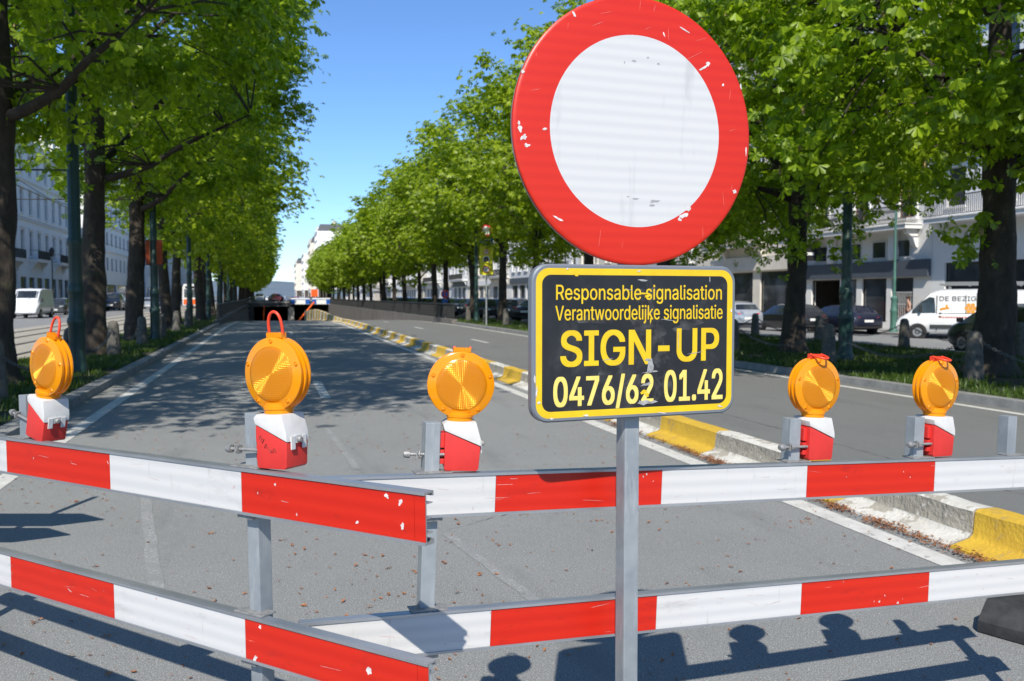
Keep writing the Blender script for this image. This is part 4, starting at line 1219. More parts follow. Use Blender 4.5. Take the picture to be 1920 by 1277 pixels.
# ------------------------------------------------------------------ small signs
t = thing("tunnel_sign", "yellow tunnel warning sign with blue plate and red ringed disc on a pole", "traffic sign", (11.2, 47.6, .11), radians(-14)); t.scale = (.9, .9, .9)
mb = MB(); mb.tube([(0, .06, 0), (0, .06, 5.9)], .045, 10); mb.build("pole", M['galv'], t, smooth=40)
mb = MB(); mb.prism(rrect(.40, .87, .05), -.01, .012); p = mb.build("yellow_panel", M['sign_yellow'], t); p.location = (0, 0, 3.9)
mb = MB()
def disc_xz(mb, cx, cz, r, y, mi, n=28): mb.add([(cx + r * cos(2 * pi * k / n), y, cz + r * sin(2 * pi * k / n)) for k in range(n)], [tuple(range(n))], mi)
mb.add([(-.2, -.013, .37), (.2, -.013, .37), (0, -.013, .73)], [(0, 1, 2)], 0); mb.add([(-.13, -.016, .41), (.13, -.016, .41), (0, -.016, .65)], [(0, 1, 2)], 1)
mb.box(-.03, .03, -.019, -.0165, .44, .56, 2)
mb.add([(-.19, -.013, -.08), (.19, -.013, -.08), (.19, -.013, .08)] + [(.19 * cos(a * pi / 10), -.013, .08 + .19 * sin(a * pi / 10)) for a in range(1, 10)] + [(-.19, -.013, .08)], [tuple(range(13))], 1)
mb.add([(-.15, -.016, -.08), (.15, -.016, -.08), (.15, -.016, .06)] + [(.15 * cos(a * pi / 10), -.016, .06 + .15 * sin(a * pi / 10)) for a in range(1, 10)] + [(-.15, -.016, .06)], [tuple(range(13))], 2)
disc_xz(mb, 0, -.55, .22, -.013, 0); disc_xz(mb, 0, -.55, .16, -.016, 1); add_text(mb, "50", -.1, .1, -.61, -.49, -.019, 2, .03)
mb.build("pictograms", [M['sign_red'], M['sign_white'], M['black_trim']], p)
mb = MB(); mb.box(-.38, .38, -.008, .012, -.22, .22); b = mb.build("blue_plate", M['sign_blue'], t); b.location = (0, 0, 5.04)
mb = MB()
for k, (a, c, z) in enumerate(((-.25, .25, .05), (-.32, .32, -.13))):
    x = a
    while x < c: mb.box(x, min(c, x + .05), -.011, -.0085, z, z + .09); x += .075
mb.build("lettering", M['sign_white'], b)
mb = MB(); n = 36
for (r0_, r1_, m_) in ((0, .26, 1), (.26, .35, 0)):
    vs = [(r * cos(2 * pi * k / n), -.01, r * sin(2 * pi * k / n)) for r in (max(r0_, .001), r1_) for k in range(n)]
    mb.add(vs, [(k, (k + 1) % n, n + (k + 1) % n, n + k) for k in range(n)], m_)
mb.add([(.35 * cos(2 * pi * k / n), .012, .35 * sin(2 * pi * k / n)) for k in range(n)], [tuple(range(n))], 2)
d_ = mb.build("ringed_disc", [M['sign_red'], M['sign_white'], M['galv']], t); d_.location = (0, 0, 5.66)
t = thing("parking_sign", "small red and blue parking sign on a short pole by the ramp railing", "traffic sign", (12.4, 66, .09), radians(-14))
mb = MB(); mb.tube([(0, .04, 0), (0, .04, 2.1)], .035, 8); mb.build("pole", M['galv'], t)
mb = MB(); disc_xz(mb, 0, 1.75, .3, -.01, 0); disc_xz(mb, 0, 1.75, .21, -.014, 1); disc_xz(mb, 0, 1.75, .3, .012, 0); mb.box(-.04, .04, -.018, -.0145, 1.55, 1.95, 0); mb.build("disc", [M['sign_red'], M['sign_blue']], t)
mb = MB(); mb.box(-.2, .2, -.01, .012, 1.12, 1.36); mb.build("lower_plate", M['sign_blue'], t)
t = thing("works_marker", "orange works marker with round head standing at the left road edge", "marker", (-12.3, 64, .02), radians(-20))
mb = MB(); mb.box(-.05, .05, -.03, .03, 0, 1.15); mb.build("stem", M['orange'], t)
mb = MB(); mb.lathe([(0, -.04), (.33, -.03), (.35, 0), (.33, .03), (0, .04)], 22, 0, Matrix.Translation((0, 0, 1.45)) @ Matrix.Rotation(pi / 2, 4, 'X')); mb.build("head", M['orange'], t, smooth=40)
mb = MB(); mb.box(-.3, .3, -.03, .03, .85, 1.02); mb.build("cross_plate", M['orange'], t)

# ------------------------------------------------------------------ buildings
def facade_frame(L, a0, a1, side, zb):
    """Local frame: x runs along the facade, -y is outward, z up."""
    if side > 0: return (L, a1, zb), -pi / 2
    return (L, a0, zb), pi / 2
WIN = {}
def window_meshes(w, h, fm, sur, style):
    key = (round(w, 2), round(h, 2), fm, sur, style)
    if key in WIN: return WIN[key]
    mb = MB(); t = .07
    mb.box(-w / 2, -w / 2 + t, .10, .17, 0, h); mb.box(w / 2 - t, w / 2, .10, .17, 0, h)
    mb.box(-w / 2 + t, w / 2 - t, .10, .17, 0, t); mb.box(-w / 2 + t, w / 2 - t, .10, .17, h - t, h)
    if style != 'plain':
        mb.box(-.03, .03, .102, .168, t, h - t); zt = h * .72
        mb.box(-w / 2 + t, -.03, .104, .166, zt, zt + .06); mb.box(.03, w / 2 - t, .104, .166, zt, zt + .06)
    # surround and sill
    s = .16
    if style == 'ornate':
        mb.box(-w / 2 - s, -w / 2, -.07, 0, -.02, h + .02, 1); mb.box(w / 2, w / 2 + s, -.07, 0, -.02, h + .02, 1)
        mb.box(-w / 2 - s - .04, w / 2 + s + .04, -.12, 0, h + .02, h + .22, 1)
        mb.box(-w / 2 - s - .1, w / 2 + s + .1, -.2, 0, h + .22, h + .30, 1)
        mb.box(-w / 2 - s - .06, w / 2 + s + .06, -.16, 0, -.14, -.02, 1)
    else:
        mb.box(-w / 2 - .06, w / 2 + .06, -.08, 0, -.08, -.001, 1)
    me = mb.build("window", [M[fm], M[sur]]); d1 = me.data; bpy.data.objects.remove(me)
    mb = MB(); mb.box(-w / 2 + t, w / 2 - t, .13, .145, t, h - t)
    me = mb.build("pane", M['pane']); d2 = me.data; bpy.data.objects.remove(me)
    WIN[key] = (d1, d2); return WIN[key]
def building(label, L, a0, a1, side, zb, wallm, floors, depth=12, group=None, roof=None, cornice=.5, shop=None, frame='white_frame', gable=None, rng=1, cat="building"):
    """floors: list of dicts h, n, w, wh, sill, style, balcony."""
    loc, rot = facade_frame(L, a0, a1, side, zb)
    root = thing("building", label, cat, loc, rot, group)
    W = a1 - a0; r = random.Random(rng)
    wall = MB(); z = 0; T = .32
    if shop: z = shop['h']
    zf0 = z
    for f in floors:
        n, w, wh, sill = f['n'], f['w'], f['wh'], f['sill']
        zl, zh = z + sill, z + sill + wh
        pitch = W / n; cs = [pitch * (i + .5) for i in range(n)]
        wall.box(0, W, 0, T, z, zl); wall.box(0, W, 0, T, zh, z + f['h'])
        xs_ = [0] + [e for c in cs for e in (c - w / 2, c + w / 2)] + [W]
        for i in range(0, len(xs_), 2): wall.box(xs_[i], xs_[i + 1], 0, T, zl, zh)
        d1, d2 = window_meshes(w, wh, frame, f.get('sur', wallm), f.get('style', 'ornate'))
        for c in cs:
            o = bpy.data.objects.new("window", d1); COL.objects.link(o); o.parent = root; o.location = (c, 0, zl)
            p = bpy.data.objects.new("pane", d2); COL.objects.link(p); p.parent = o
        if f.get('band', True):
            b = MB(); b.box(-.05, W + .05, -.14, -.002, z + f['h'] - .16, z + f['h'] + .02); b.box(-.08, W + .08, -.22, -.14, z + f['h'] - .06, z + f['h'] + .02)
            b.build("string_course", M[wallm], root)
        for bi in f.get('balcony', []):
            c0 = cs[bi[0]] - w / 2 - .45; c1 = cs[bi[1]] + w / 2 + .45; zz = z + .10
            b = MB(); b.box(c0, c1, -1.0, -.003, zz - .22, zz); b.box(c0 - .06, c1 + .06, -1.06, -.003, zz, zz + .06)
            bo = b.build("balcony", M[wallm], root)
            for q in (c0 + .25, c1 - .55):
                k = MB(); k.prism([(-.004, -.225), (-.75, -.225), (-.7, -.42), (-.4, -.6), (-.25, -1.0), (-.004, -1.25)], 0, .3, 0, Matrix.Translation((q, 0, zz)) @ Matrix.Rotation(pi / 2, 4, 'Z') @ Matrix.Scale(-1, 4, (0, 1, 0)))
                k.v = [(v[0], v[1], v[2]) for v in k.v]
                k.build("console", M[wallm], bo)
            rl = MB(); rl.box(c0, c1, -.98, -.92, zz + 1.0, zz + 1.05); rl.box(c0, c1, -.97, -.93, zz + .12, zz + .15)
            nb = int((c1 - c0) / .13)
            for i in range(nb):
                x = c0 + (c1 - c0) * (i + .5) / nb
                rl.box(x - .012, x + .012, -.962, -.938, zz + .15, zz + 1.0)
                if f.get('fancy'):
                    rl.tube([(x + .05 * cos(t_), -.95, zz + .35 + .05 * sin(t_)) for t_ in [j * pi / 4 for j in range(9)]], .01, 4, 0, False)
                    rl.tube([(x + .055 * cos(t_), -.95, zz + .75 + .1 * sin(t_)) for t_ in [j * pi / 4 for j in range(9)]], .01, 4, 0, False)
            for x in (c0, c1 - .04): rl.box(x, x + .04, -.92, -.06, zz + 1.0, zz + 1.04)
            rl.build("railing", M['rail_paint'], bo)
        z += f['h']
    wall.box(0, W, T + .002, depth, zf0, z, 1)
    wall.box(0, .3, T, depth - .01, zf0 + .01, z - .01, 0, Matrix.Translation((-.302, 0, 0))); wall.box(0, .3, T, depth - .01, zf0 + .01, z - .01, 0, Matrix.Translation((W + .002, 0, 0)))
    if not shop: pass
    wall.build("wall", [M[wallm], M['dark_inside']], root)
    if cornice:
        b = MB(); b.box(-.3, W + .3, -cornice * .6, depth, z + .002, z + .25); b.box(-.3, W + .3, -cornice, depth, z + .25, z + .5)
        nb = int(W / .8)
        for i in range(nb): b.box((i + .35) * W / nb, (i + .65) * W / nb, -cornice * .85, -.003, z - .3, z + .001)
        b.build("cornice", M[wallm], root)
    if roof:
        zr = z + (.5 if cornice else 0) + .002; k = roof
        b = MB(); b.add([(-.3, .1, zr), (W + .3, .1, zr), (W + .3, depth, zr), (-.3, depth, zr), (.3, 1.5, zr + k), (W - .3, 1.5, zr + k), (W - .3, depth - 1.5, zr + k), (.3, depth - 1.5, zr + k)],
                        [(0, 1, 5, 4), (1, 2, 6, 5), (2, 3, 7, 6), (3, 0, 4, 7), (4, 5, 6, 7)])
        ro = b.build("roof", M['slate'], root)
        for i in range(max(2, int(W / 4))):
            x = W * (i + .5) / max(2, int(W / 4))
            b = MB(); b.box(x - .75, x + .75, .25, 1.6, zr + .3, zr + 2.0); b.box(x - .9, x + .9, .1, 1.7, zr + 2.0, zr + 2.2); b.build("dormer", M[wallm], ro)
        for x in (W * .12, W * .88):
            b = MB(); b.box(x - .8, x + .8, depth * .45, depth * .55, zr + k - .5, zr + k + 1.6); b.box(x - .5, x - .2, depth * .48, depth * .52, zr + k + 1.6, zr + k + 2.1); b.box(x + .2, x + .5, depth * .48, depth * .52, zr + k + 1.6, zr + k + 2.1); b.build("chimney", M['cream'], ro)
    if shop: shopfront(root, W, depth, shop, wallm, r)
    return root
def shopfront(root, W, depth, shop, wallm, r):
    h = shop['h']; T = .32; bays = shop['bays']     # bays: (x0, x1, zlo, zhi, kind)
    wall = MB(); zt = max(b[3] for b in bays); x = 0
    for (x0, x1, zl, zh, kd) in bays:
        if x0 > x: wall.box(x, x0, 0, T, 0, zt)
        if zl > 0: wall.box(x0, x1, 0, T, 0, zl)
        if zh < zt: wall.box(x0, x1, 0, T, zh, zt)
        x = x1
    if x < W: wall.box(x, W, 0, T, 0, zt)
    wall.box(0, W, 0, T, zt, h)
    # the room behind: floor, ceiling, back and side walls
    wall.box(0, W, 4.5, 4.8, 0, h, 1); wall.box(0, .2, T, 4.5, 0, h, 1); wall.box(W - .2, W, T, 4.5, 0, h, 1); wall.box(.2, W - .2, T, 4.5, h - .2, h, 1); wall.box(.2, W - .2, T, 4.5, -.05, .02, 1)
    wall.build("ground_floor_wall", [M[shop.get('wall', wallm)], M['dark_inside']], root)
    if 'fascia' in shop:
        z0, z1 = shop['fascia']
        b = MB(); b.box(.05, W - .05, -.22, -.003, z0, z1); b.build("fascia", M[shop.get('fm', 'shop_grey')], root, bevel=.01)
    for (x0, x1, zl, zh, kd) in bays:
        t = .08; b = MB()
        b.box(x0, x0 + t, .12, .2, zl, zh); b.box(x1 - t, x1, .12, .2, zl, zh); b.box(x0 + t, x1 - t, .12, .2, zh - t, zh); b.box(x0 + t, x1 - t, .12, .2, zl, zl + t)
        o = b.build("door" if kd == 'door' else "shop_window", M[shop.get('frame', 'dark_frame')], root)
        if kd == 'open': continue
        b = MB(); b.box(x0 + t, x1 - t, .15, .162, zl + t, zh - t); b.build("pane", M['pane'], o)
        if kd == 'door':
            b = MB(); b.box(x1 - .22, x1 - .18, .06, .1, .9, 1.4); b.build("handle", M['bolt'], o)
        if kd == 'grille':
            b = MB()
            for i in range(int((x1 - x0) / .16)): b.tube([(x0 + .12 + i * .16, .06, zl + .1), (x0 + .12 + i * .16, .06, zl + 1.7)], .012, 5)
            for z in (zl + .3, zl + 1.0, zl + 1.65): b.box(x0 + .05, x1 - .05, .05, .07, z, z + .03)
            b.build("grille", M['white_frame'], o)
F = lambda h, n, w, wh, sill, **k: dict(h=h, n=n, w=w, wh=wh, sill=sill, **k)
RB = 33.3
GB = "facades behind the right row of trees"
# white building at the right edge with large shop windows
building("white building with wide dark shop windows behind the van, at the right edge", RB, 18.0, 40.17, 1, -.11, 'modern_white',
         [F(3.2, 7, 1.3, 2.0, .7, style='plain', balcony=[(0, 6)]), F(3.2, 7, 1.3, 2.0, .6, style='plain'), F(3.2, 7, 1.3, 2.0, .6, style='plain'), F(3.2, 7, 1.3, 2.0, .6, style='plain')],
         shop=dict(h=5.6, bays=[(.9, 6.6, .5, 3.5, 'window'), (7.2, 12.4, .5, 3.5, 'window'), (13.0, 14.4, 0, 3.3, 'door'), (15.0, 20.6, .5, 3.5, 'window')]), group=GB, roof=None)
# grey shop with carved balcony consoles
sg = building("white townhouse with blue grey shop front and iron balcony, between the two right chestnuts", RB, 40.2, 51.97, 1, -.11, 'stucco',
         [F(4.0, 3, 1.35, 2.5, .55, balcony=[(0, 2)], fancy=True, sur='stucco'), F(3.8, 3, 1.3, 2.3, .6, sur='stucco'), F(3.5, 3, 1.25, 2.0, .6, sur='stucco')], frame='wood_frame',
         shop=dict(h=5.5, wall='stucco', fascia=(2.85, 3.75), bays=[(.9, 3.9, .05, 2.8, 'open'), (4.3, 5.5, 0, 2.8, 'door'), (6.0, 8.2, .35, 2.8, 'window'), (8.6, 10.4, .35, 2.8, 'grille')]), group=GB, roof=3.2)
for (x0, x1) in ((1.3, 2.7), (4.6, 6.0), (6.9, 8.2), (9.0, 10.2)):          # mezzanine windows over the fascia
    b = MB(); b.box(x0, x1, -.03, -.003, 3.85, 4.95); o = b.build("mezzanine_window", M['white_frame'], sg)
    b = MB(); b.box(x0 + .12, x1 - .12, -.04, -.031, 3.97, 4.83); b.build("pane", M['pane'], o)
for q in (3.3, 9.0):                                                       # carved consoles
    b = MB(); b.prism([(-.2, 0), (.2, 0), (.26, .5), (.16, .9), (.28, 1.3), (.3, 1.75), (-.3, 1.75), (-.28, 1.3), (-.16, .9), (-.26, .5)], -.42, -.03)
    o = b.build("carved_console", M['stucco'], sg, bevel=.06, smooth=50); o.location = (q, 0, 3.78)
b = MB(); b.box(-.04, .04, -1.15, -.003, .5, .6); b.box(-.55, .55, -.06, .06, -.3, .75, 0, Matrix.Translation((0, -.75, 0)) @ Matrix.Rotation(pi / 2, 4, 'Z'))
o = b.build("hanging_sign", M['dark_frame'], sg); o.location = (1.9, -.1, 4.3)
b = MB(); b.box(-.3, .3, -.075, -.062, .05, .22, 0, Matrix.Translation((0, -.75, 0)) @ Matrix.Rotation(pi / 2, 4, 'Z')); b.box(-.3, .3, .062, .075, .05, .22, 0, Matrix.Translation((0, -.75, 0)) @ Matrix.Rotation(pi / 2, 4, 'Z'))
b.build("sign_lettering_strip", M['sign_white'], o)
# cream building with stone piers
building("cream stone building with tall dark shop bays left of the grey shop", RB, 52.0, 66.97, 1, -.11, 'cream',
         [F(4.2, 4, 1.4, 2.6, .5, balcony=[(1, 2)]), F(3.8, 4, 1.35, 2.3, .6), F(3.6, 4, 1.3, 2.1, .6), F(3.2, 4, 1.2, 1.7, .6)],
         shop=dict(h=5.4, fascia=(3.6, 4.6), fm='cream', bays=[(1.0, 4.2, 0.2, 3.5, 'window'), (5.2, 8.6, .0, 3.5, 'door'), (9.6, 13.2, .2, 3.5, 'window')]), group=GB, roof=3.0)
rb = random.Random(9); a = 67.0; k = 0
lbs = ["white stucco house with balconies behind the traffic sign", "cream house seen between the trunks near the yellow tunnel sign", "white house behind the parked dark cars"]
while a < 420:
    W = rb.uniform(11, 19) if a < 200 else rb.uniform(16, 28)
    m = ('stucco', 'cream', 'modern_white', 'stucco_grey')[k % 4]
    nf = rb.choice((3, 4, 4, 5)); nw = int(W / 3.1)
    lb = lbs[k] if k < 3 else "pale facade seen between the trunks beyond the parked cars" if a < 200 else "far pale facade at the end of the right row"
    bays = []; x = .8
    while x + 3.6 < W: bays.append((x, x + 3.0, .3, 3.3, 'window')); x += 3.8
    building(lb, RB, a, a + W, 1, -.11, m, [F(rb.uniform(3.3, 3.9), nw, 1.3, 2.1, .65, style='ornate' if k % 4 != 2 else 'plain', balcony=[(0, nw - 1)] if (j == 0 and k % 2 == 0) else []) for j in range(nf)],
             shop=dict(h=4.6, bays=bays, fascia=(3.5, 4.3), fm=('shop_grey', 'cream', 'modern_white')[k % 3]), group=GB if k < 3 else GB + (", mid distance" if a < 200 else ", far end"), roof=(0, 3.0, 0, 2.8)[k % 4], rng=k)
    a += W + .03; k += 1
# tall corner houses far down the avenue that stand above the right row
for i, (L0, a0, W, nf, m, lb) in enumerate(((21, 432, 26, 7, 'modern_white', "white corner house with dark mansard roof rising above the far end of the right row"),
        (19, 462, 30, 6, 'cream', "cream house with balconies just left of the white corner house"), (17, 498, 30, 5, 'stucco', "white house with green panel left of the cream house"), (14, 540, 34, 4, 'cream', "low far tower house at the left end of the far right facades"))):
    building(lb, L0, a0, a0 + W, 1, 0, m, [F(3.8, int(W / 3.4), 1.4, 2.2, .7) for j in range(nf)], group="far facades closing the avenue", roof=3.2 if i != 2 else 0, depth=16, shop=dict(h=4.8, bays=[(1, W - 1, .3, 3.4, 'window')]), rng=i + 50)
# left side of the street
LB = -25.4; GLB = "facades beyond the tram tracks"
building("ornate white stone facade with black awnings and iron balcony at the far left", LB, 84, 104.57, -1, .14, 'stucco_grey',
         [F(4.4, 6, 1.4, 2.8, .5, balcony=[(0, 5)]), F(4.2, 6, 1.35, 2.6, .6), F(3.9, 6, 1.3, 2.3, .6), F(3.2, 6, 1.2, 1.7, .7)],
         shop=dict(h=5.2, bays=[(.8 + 3.2 * i, 3.2 + 3.2 * i, .2, 3.4, 'window') for i in range(6)]), group=GLB, roof=2.6)
building("ornate white stone facade with stone balconies next to the awning building", LB, 104.6, 130, -1, .14, 'stucco',
         [F(4.4, 7, 1.4, 2.7, .5, balcony=[(1, 2), (4, 5)]), F(4.2, 7, 1.35, 2.5, .6), F(3.8, 7, 1.3, 2.2, .6)],
         shop=dict(h=5.4, bays=[(.9 + 3.5 * i, 3.3 + 3.5 * i, .2, 3.6, 'window') for i in range(7)]), group=GLB, roof=2.6)
for i in range(4):
    aw = MB(); aw.prism([(0, 0), (-1.3, -1.15), (-1.3, -1.4), (-1.25, -1.4), (0, -.1)], -1.1, 1.1, 0, Matrix.Rotation(pi / 2, 4, 'Z'))
    o = aw.build("awning", M['black_trim']); o.location = (LB + .02, 87.5 + 3.25 * i, 4.3); o.rotation_euler = (0, 0, pi / 2)
    tag(o, "black shop awning on the ornate facade at the far left", "awning", "black awnings on the left facade")
building("plain white block whose sunlit end wall stands forward beyond the ornate facades", -22.6, 139, 170, -1, .14, 'modern_white',
         [F(3.6, 8, 1.6, 1.9, .8, style='plain') for _ in range(4)], shop=dict(h=4.4, bays=[(1, 9, .2, 3.2, 'window'), (10, 20, .2, 3.2, 'window'), (21, 30, .2, 3.2, 'window')]), group=GLB, cornice=.3)
building("tall white tower block rising behind the ornate left facades", -40, 112, 134, -1, .14, 'modern_white',
         [F(3.4, 6, 1.6, 1.7, .9, style='plain', band=False) for _ in range(9)], group=GLB, cornice=.25)
a = 171
for k in range(9):
    W = rb.uniform(18, 30); nw = int(W / 3.3)
    building("pale far facade glimpsed between the left trunks", LB + (1.5 if k % 2 else 0), a, a + W, -1, .14, ('stucco', 'modern_white', 'cream')[k % 3], [F(3.7, nw, 1.4, 2.1, .7, style='ornate' if k % 3 != 1 else 'plain') for _ in range(rb.choice((4, 5)))],
             shop=dict(h=4.6, bays=[(.8 + 3.8 * i, 3.8 + 3.8 * i, .3, 3.3, 'window') for i in range(int((W - 1) / 3.8))]), group="far facades glimpsed between the left trunks", roof=2.8 if k % 2 else 0, rng=k + 80)
    a += W + 1

# ------------------------------------------------------------------ vehicles
# stations: y (rear = 0 -> front), zb, shoulder z, roof z, half width, roof half width
SHAPES = {
    'estate': ([(0, .42, .80, .83, .74, .66), (.05, .30, .88, .92, .84, .74), (.30, .24, .93, 1.10, .88, .72), (.75, .20, .94, 1.40, .89, .61), (1.5, .19, .94, 1.46, .90, .62), (2.4, .19, .93, 1.45, .90, .62), (2.95, .19, .92, 1.38, .90, .60), (3.60, .19, .90, .97, .89, .74), (4.1, .21, .84, .88, .87, .70), (4.5, .26, .74, .77, .82, .60), (4.68, .36, .62, .64, .72, .52)], (3, 6), (2, 3), (6, 7), (.85, 3.75)),
    'hatch': ([(0, .42, .80, .83, .70, .62), (.05, .28, .95, .99, .80, .70), (.18, .22, .98, 1.10, .84, .70), (.42, .20, .98, 1.42, .85, .60), (1.2, .18, .97, 1.52, .86, .62), (2.1, .18, .96, 1.50, .86, .62), (2.5, .18, .94, 1.42, .86, .60), (3.15, .18, .92, 1.0, .85, .70), (3.5, .2, .84, .88, .82, .64), (3.75, .28, .68, .7, .74, .54)], (3, 6), (2, 3), (6, 7), (.72, 3.0)),
    'sedan': ([(0, .42, .78, .81, .74, .62), (.08, .28, .92, .96, .84, .72), (.55, .22, .95, 1.0, .88, .74), (.75, .2, .95, 1.06, .88, .72), (1.35, .19, .94, 1.40, .89, .60), (2.2, .19, .93, 1.44, .90, .62), (2.85, .19, .92, 1.38, .90, .60), (3.5, .19, .90, .97, .89, .74), (4.1, .21, .83, .87, .87, .68), (4.4, .26, .72, .75, .82, .6), (4.6, .36, .6, .62, .7, .5)], (4, 6), (3, 4), (6, 7), (.9, 3.7)),
    'van': ([(0, .45, 1.15, 2.10, .94, .84), (.06, .34, 1.18, 2.22, 1.0, .88), (1.8, .32, 1.18, 2.27, 1.01, .90), (3.5, .32, 1.18, 2.26, 1.01, .89), (3.95, .32, 1.17, 2.14, 1.01, .84), (4.55, .32, 1.14, 1.52, 1.0, .82), (4.85, .32, 1.08, 1.22, .99, .80), (5.2, .34, .92, 1.0, .95, .74), (5.36, .42, .74, .78, .86, .66)], None, None, (4, 5), (.95, 4.45)),
}
def car_section(st):
    y, zb, zs, zr, w, wr = st
    zm = zb + (zs - zb) * .5
    return [(0, zb), (w * .88, zb), (w * .97, zb + .10), (w, zm), (w * .985, zs - .05), (w * .955, zs), (wr + .02, zr - .05 if zr - zs > .1 else zr - .01), (wr * .82, zr), (0, zr + .02)]
def make_car(shape, label, paint_m, group=None, cat="car", wheel_r=.32, plate=True):
    sts, cab, rearw, frontw, axles = SHAPES[shape]
    Ln = sts[-1][0]; off = Ln / 2
    root = thing("parked_car" if shape != 'van' else "delivery_van", label, cat, (0, 0, 0), 0, group)
    mb = MB(); half = [car_section(s) for s in sts]; K = len(half[0])
    rows = []
    for s, h in zip(sts, half):
        full = [(x, z) for x, z in h] + [(-x, z) for x, z in h[-2:0:-1]]
        rows.append([(x, s[0] - off, z) for x, z in full])
    n = len(rows[0]); vs = [p for r in rows for p in r]
    fs = [(i * n + k, i * n + (k + 1) % n, (i + 1) * n + (k + 1) % n, (i + 1) * n + k) for i in range(len(rows) - 1) for k in range(n)]
    fs += [tuple(range(n)), tuple((len(rows) - 1) * n + k for k in range(n))[::-1]]
    mb.add(vs, fs)
    body = mb.build("body", M[paint_m], root, smooth=38)
    def quad(i, j, ka, kb, sgn, ins=(.06, .12), lift=.006):
        P = []
        for (ii, kk) in ((i, ka), (j, ka), (j, kb), (i, kb)):
            x, z = half[ii][kk]; P.append(Vector((sgn * x, sts[ii][0] - off, z)))
        c = sum(P, Vector()) / 4
        def bl(u, v): return P[0].lerp(P[1], u).lerp(P[3].lerp(P[2], u), v)
        u0, u1 = ins[0], 1 - ins[0]; v0, v1 = ins[1], 1 - ins[1]
        Q = [bl(u0, v0), bl(u1, v0), bl(u1, v1), bl(u0, v1)]
        nrm = (Q[1] - Q[0]).cross(Q[3] - Q[0]).normalized()
        if nrm.x * sgn < 0 and abs(nrm.x) > .05: nrm = -nrm
        return [q + nrm * lift for q in Q]
    if cab:
        for sgn in (-1, 1):
            for i in range(cab[0], cab[1]):
                m2 = MB(); m2.add(quad(i, i + 1, 5, 6, sgn), [(0, 1, 2, 3)]); m2.build("side_window", M['car_glass'], root)
    def cross(i, j, name, u=.1, kk=6):
        xa, za = half[i][kk]; xb, zb_ = half[j][kk]
        ya, yb = sts[i][0] - off, sts[j][0] - off
        A = [Vector((-xa * .92, ya, za)), Vector((xa * .92, ya, za)), Vector((xb * .92, yb, zb_)), Vector((-xb * .92, yb, zb_))]
        def bl(s, t): return A[0].lerp(A[1], s).lerp(A[3].lerp(A[2], s), t)
        nrm = (A[1] - A[0]).cross(A[3] - A[0]).normalized(); nrm = nrm if nrm.z > 0 else -nrm
        m2 = MB(); m2.add([bl(s, t) + nrm * (.050 if abs(s - .5) < .3 else .030) for (s, t) in ((0.02, u), (.25, u), (.75, u), (.98, u), (.98, 1 - u * .6), (.75, 1 - u * .6), (.25, 1 - u * .6), (.02, 1 - u * .6))], [(0, 1, 6, 7), (1, 2, 5, 6), (2, 3, 4, 5)])
        m2.build(name, M['car_glass'], root, smooth=60)
    if rearw: cross(rearw[0], rearw[1], "rear_window", .12)
    if frontw: cross(frontw[1], frontw[0], "windscreen", .06)
    for ya in axles:
        for sgn in (-1, 1):
            m2 = MB(); X = Matrix.Translation((sgn * (sts[3][4] - .10), ya - off, wheel_r)) @ Matrix.Rotation(sgn * pi / 2, 4, 'Y')
            m2.lathe([(.05, -.10), (wheel_r, -.10), (wheel_r, .085), (wheel_r - .03, .115), (wheel_r * .66, .115), (wheel_r * .62, .08), (0, .08)], 22, 0, X)
            w = m2.build("wheel", M['tyre'], root, smooth=40)
            m2 = MB(); m2.lathe([(wheel_r * .6, .085), (wheel_r * .58, .11), (wheel_r * .2, .10), (0, .115)], 20, 0, X); m2.build("rim", M['rim'], w, smooth=40)
            m2 = MB(); m2.lathe([(wheel_r + .055, -.02), (wheel_r + .055, .102), (0, .103)], 22, 0, X); m2.build("wheel_arch", M['black_trim'], root)
    y0 = -off; s1 = sts[1]
    for sgn in (-1, 1):
        m2 = MB()
        if shape == 'van':
            m2.box(-.06, .06, -.02, .03, 0, .55); o = m2.build("tail_light", M['tail'], root, bevel=.01); o.location = (sgn * .86, y0 + .0, .75)
        else:
            m2.box(-.15, .15, -.03, .10, 0, .17); o = m2.build("tail_light", M['tail'], root, bevel=.02); o.location = (sgn * (s1[4] - .19), y0 + .06, s1[2] - .17)
            o.rotation_euler = (0, 0, sgn * .18)
        m2 = MB(); m2.box(-.19, .19, -.16, .02, 0, .14); o = m2.build("headlight", M['head'], root, bevel=.03); o.location = (sgn * (sts[-2][4] - .22), off - .12, sts[-2][2] - .16); o.rotation_euler = (0, 0, -sgn * .5)
    if plate:
        m2 = MB(); m2.box(-.26, .26, -.012, 0, 0, .12); o = m2.build("number_plate", M['plate_white'], root); o.location = (0, y0 - .003, .62 if shape != 'van' else .8)
        m2 = MB(); m2.box(-.26, .26, 0, .012, 0, .12); o = m2.build("number_plate", M['plate_white'], root); o.location = (0, off + .003, .42)
    m2 = MB(); m2.box(-s1[4] + .05, s1[4] - .05, -.03, .05, .32, .48); o = m2.build("rear_bumper", M['black_trim'], root, bevel=.02); o.location = (0, y0 + .03, 0)
    for sgn in (-1, 1):
        m2 = MB(); m2.box(-.09, .09, -.05, .05, 0, .14 if shape != 'van' else .3); o = m2.build("mirror", M['black_trim'], root, bevel=.02)
        yy = sts[frontw[1]][0] - off - .15; o.location = (sgn * (sts[4][4] + .07), yy - (.0 if shape != 'van' else .05), .95 if shape != 'van' else 1.25)
    return root
def put(o, x, y, z, rz_=0): o.location = (x, y, z); o.rotation_euler = (0, 0, rz_); return o
GC = "cars on the right side road"
sz = lambda L: -.01 - (L - 19.62) * .024
put(make_car('hatch', "silver hatchback seen from behind, right of the SIGN-UP board", 'car_silver', GC), 23.0, 42.5, sz(23.0))
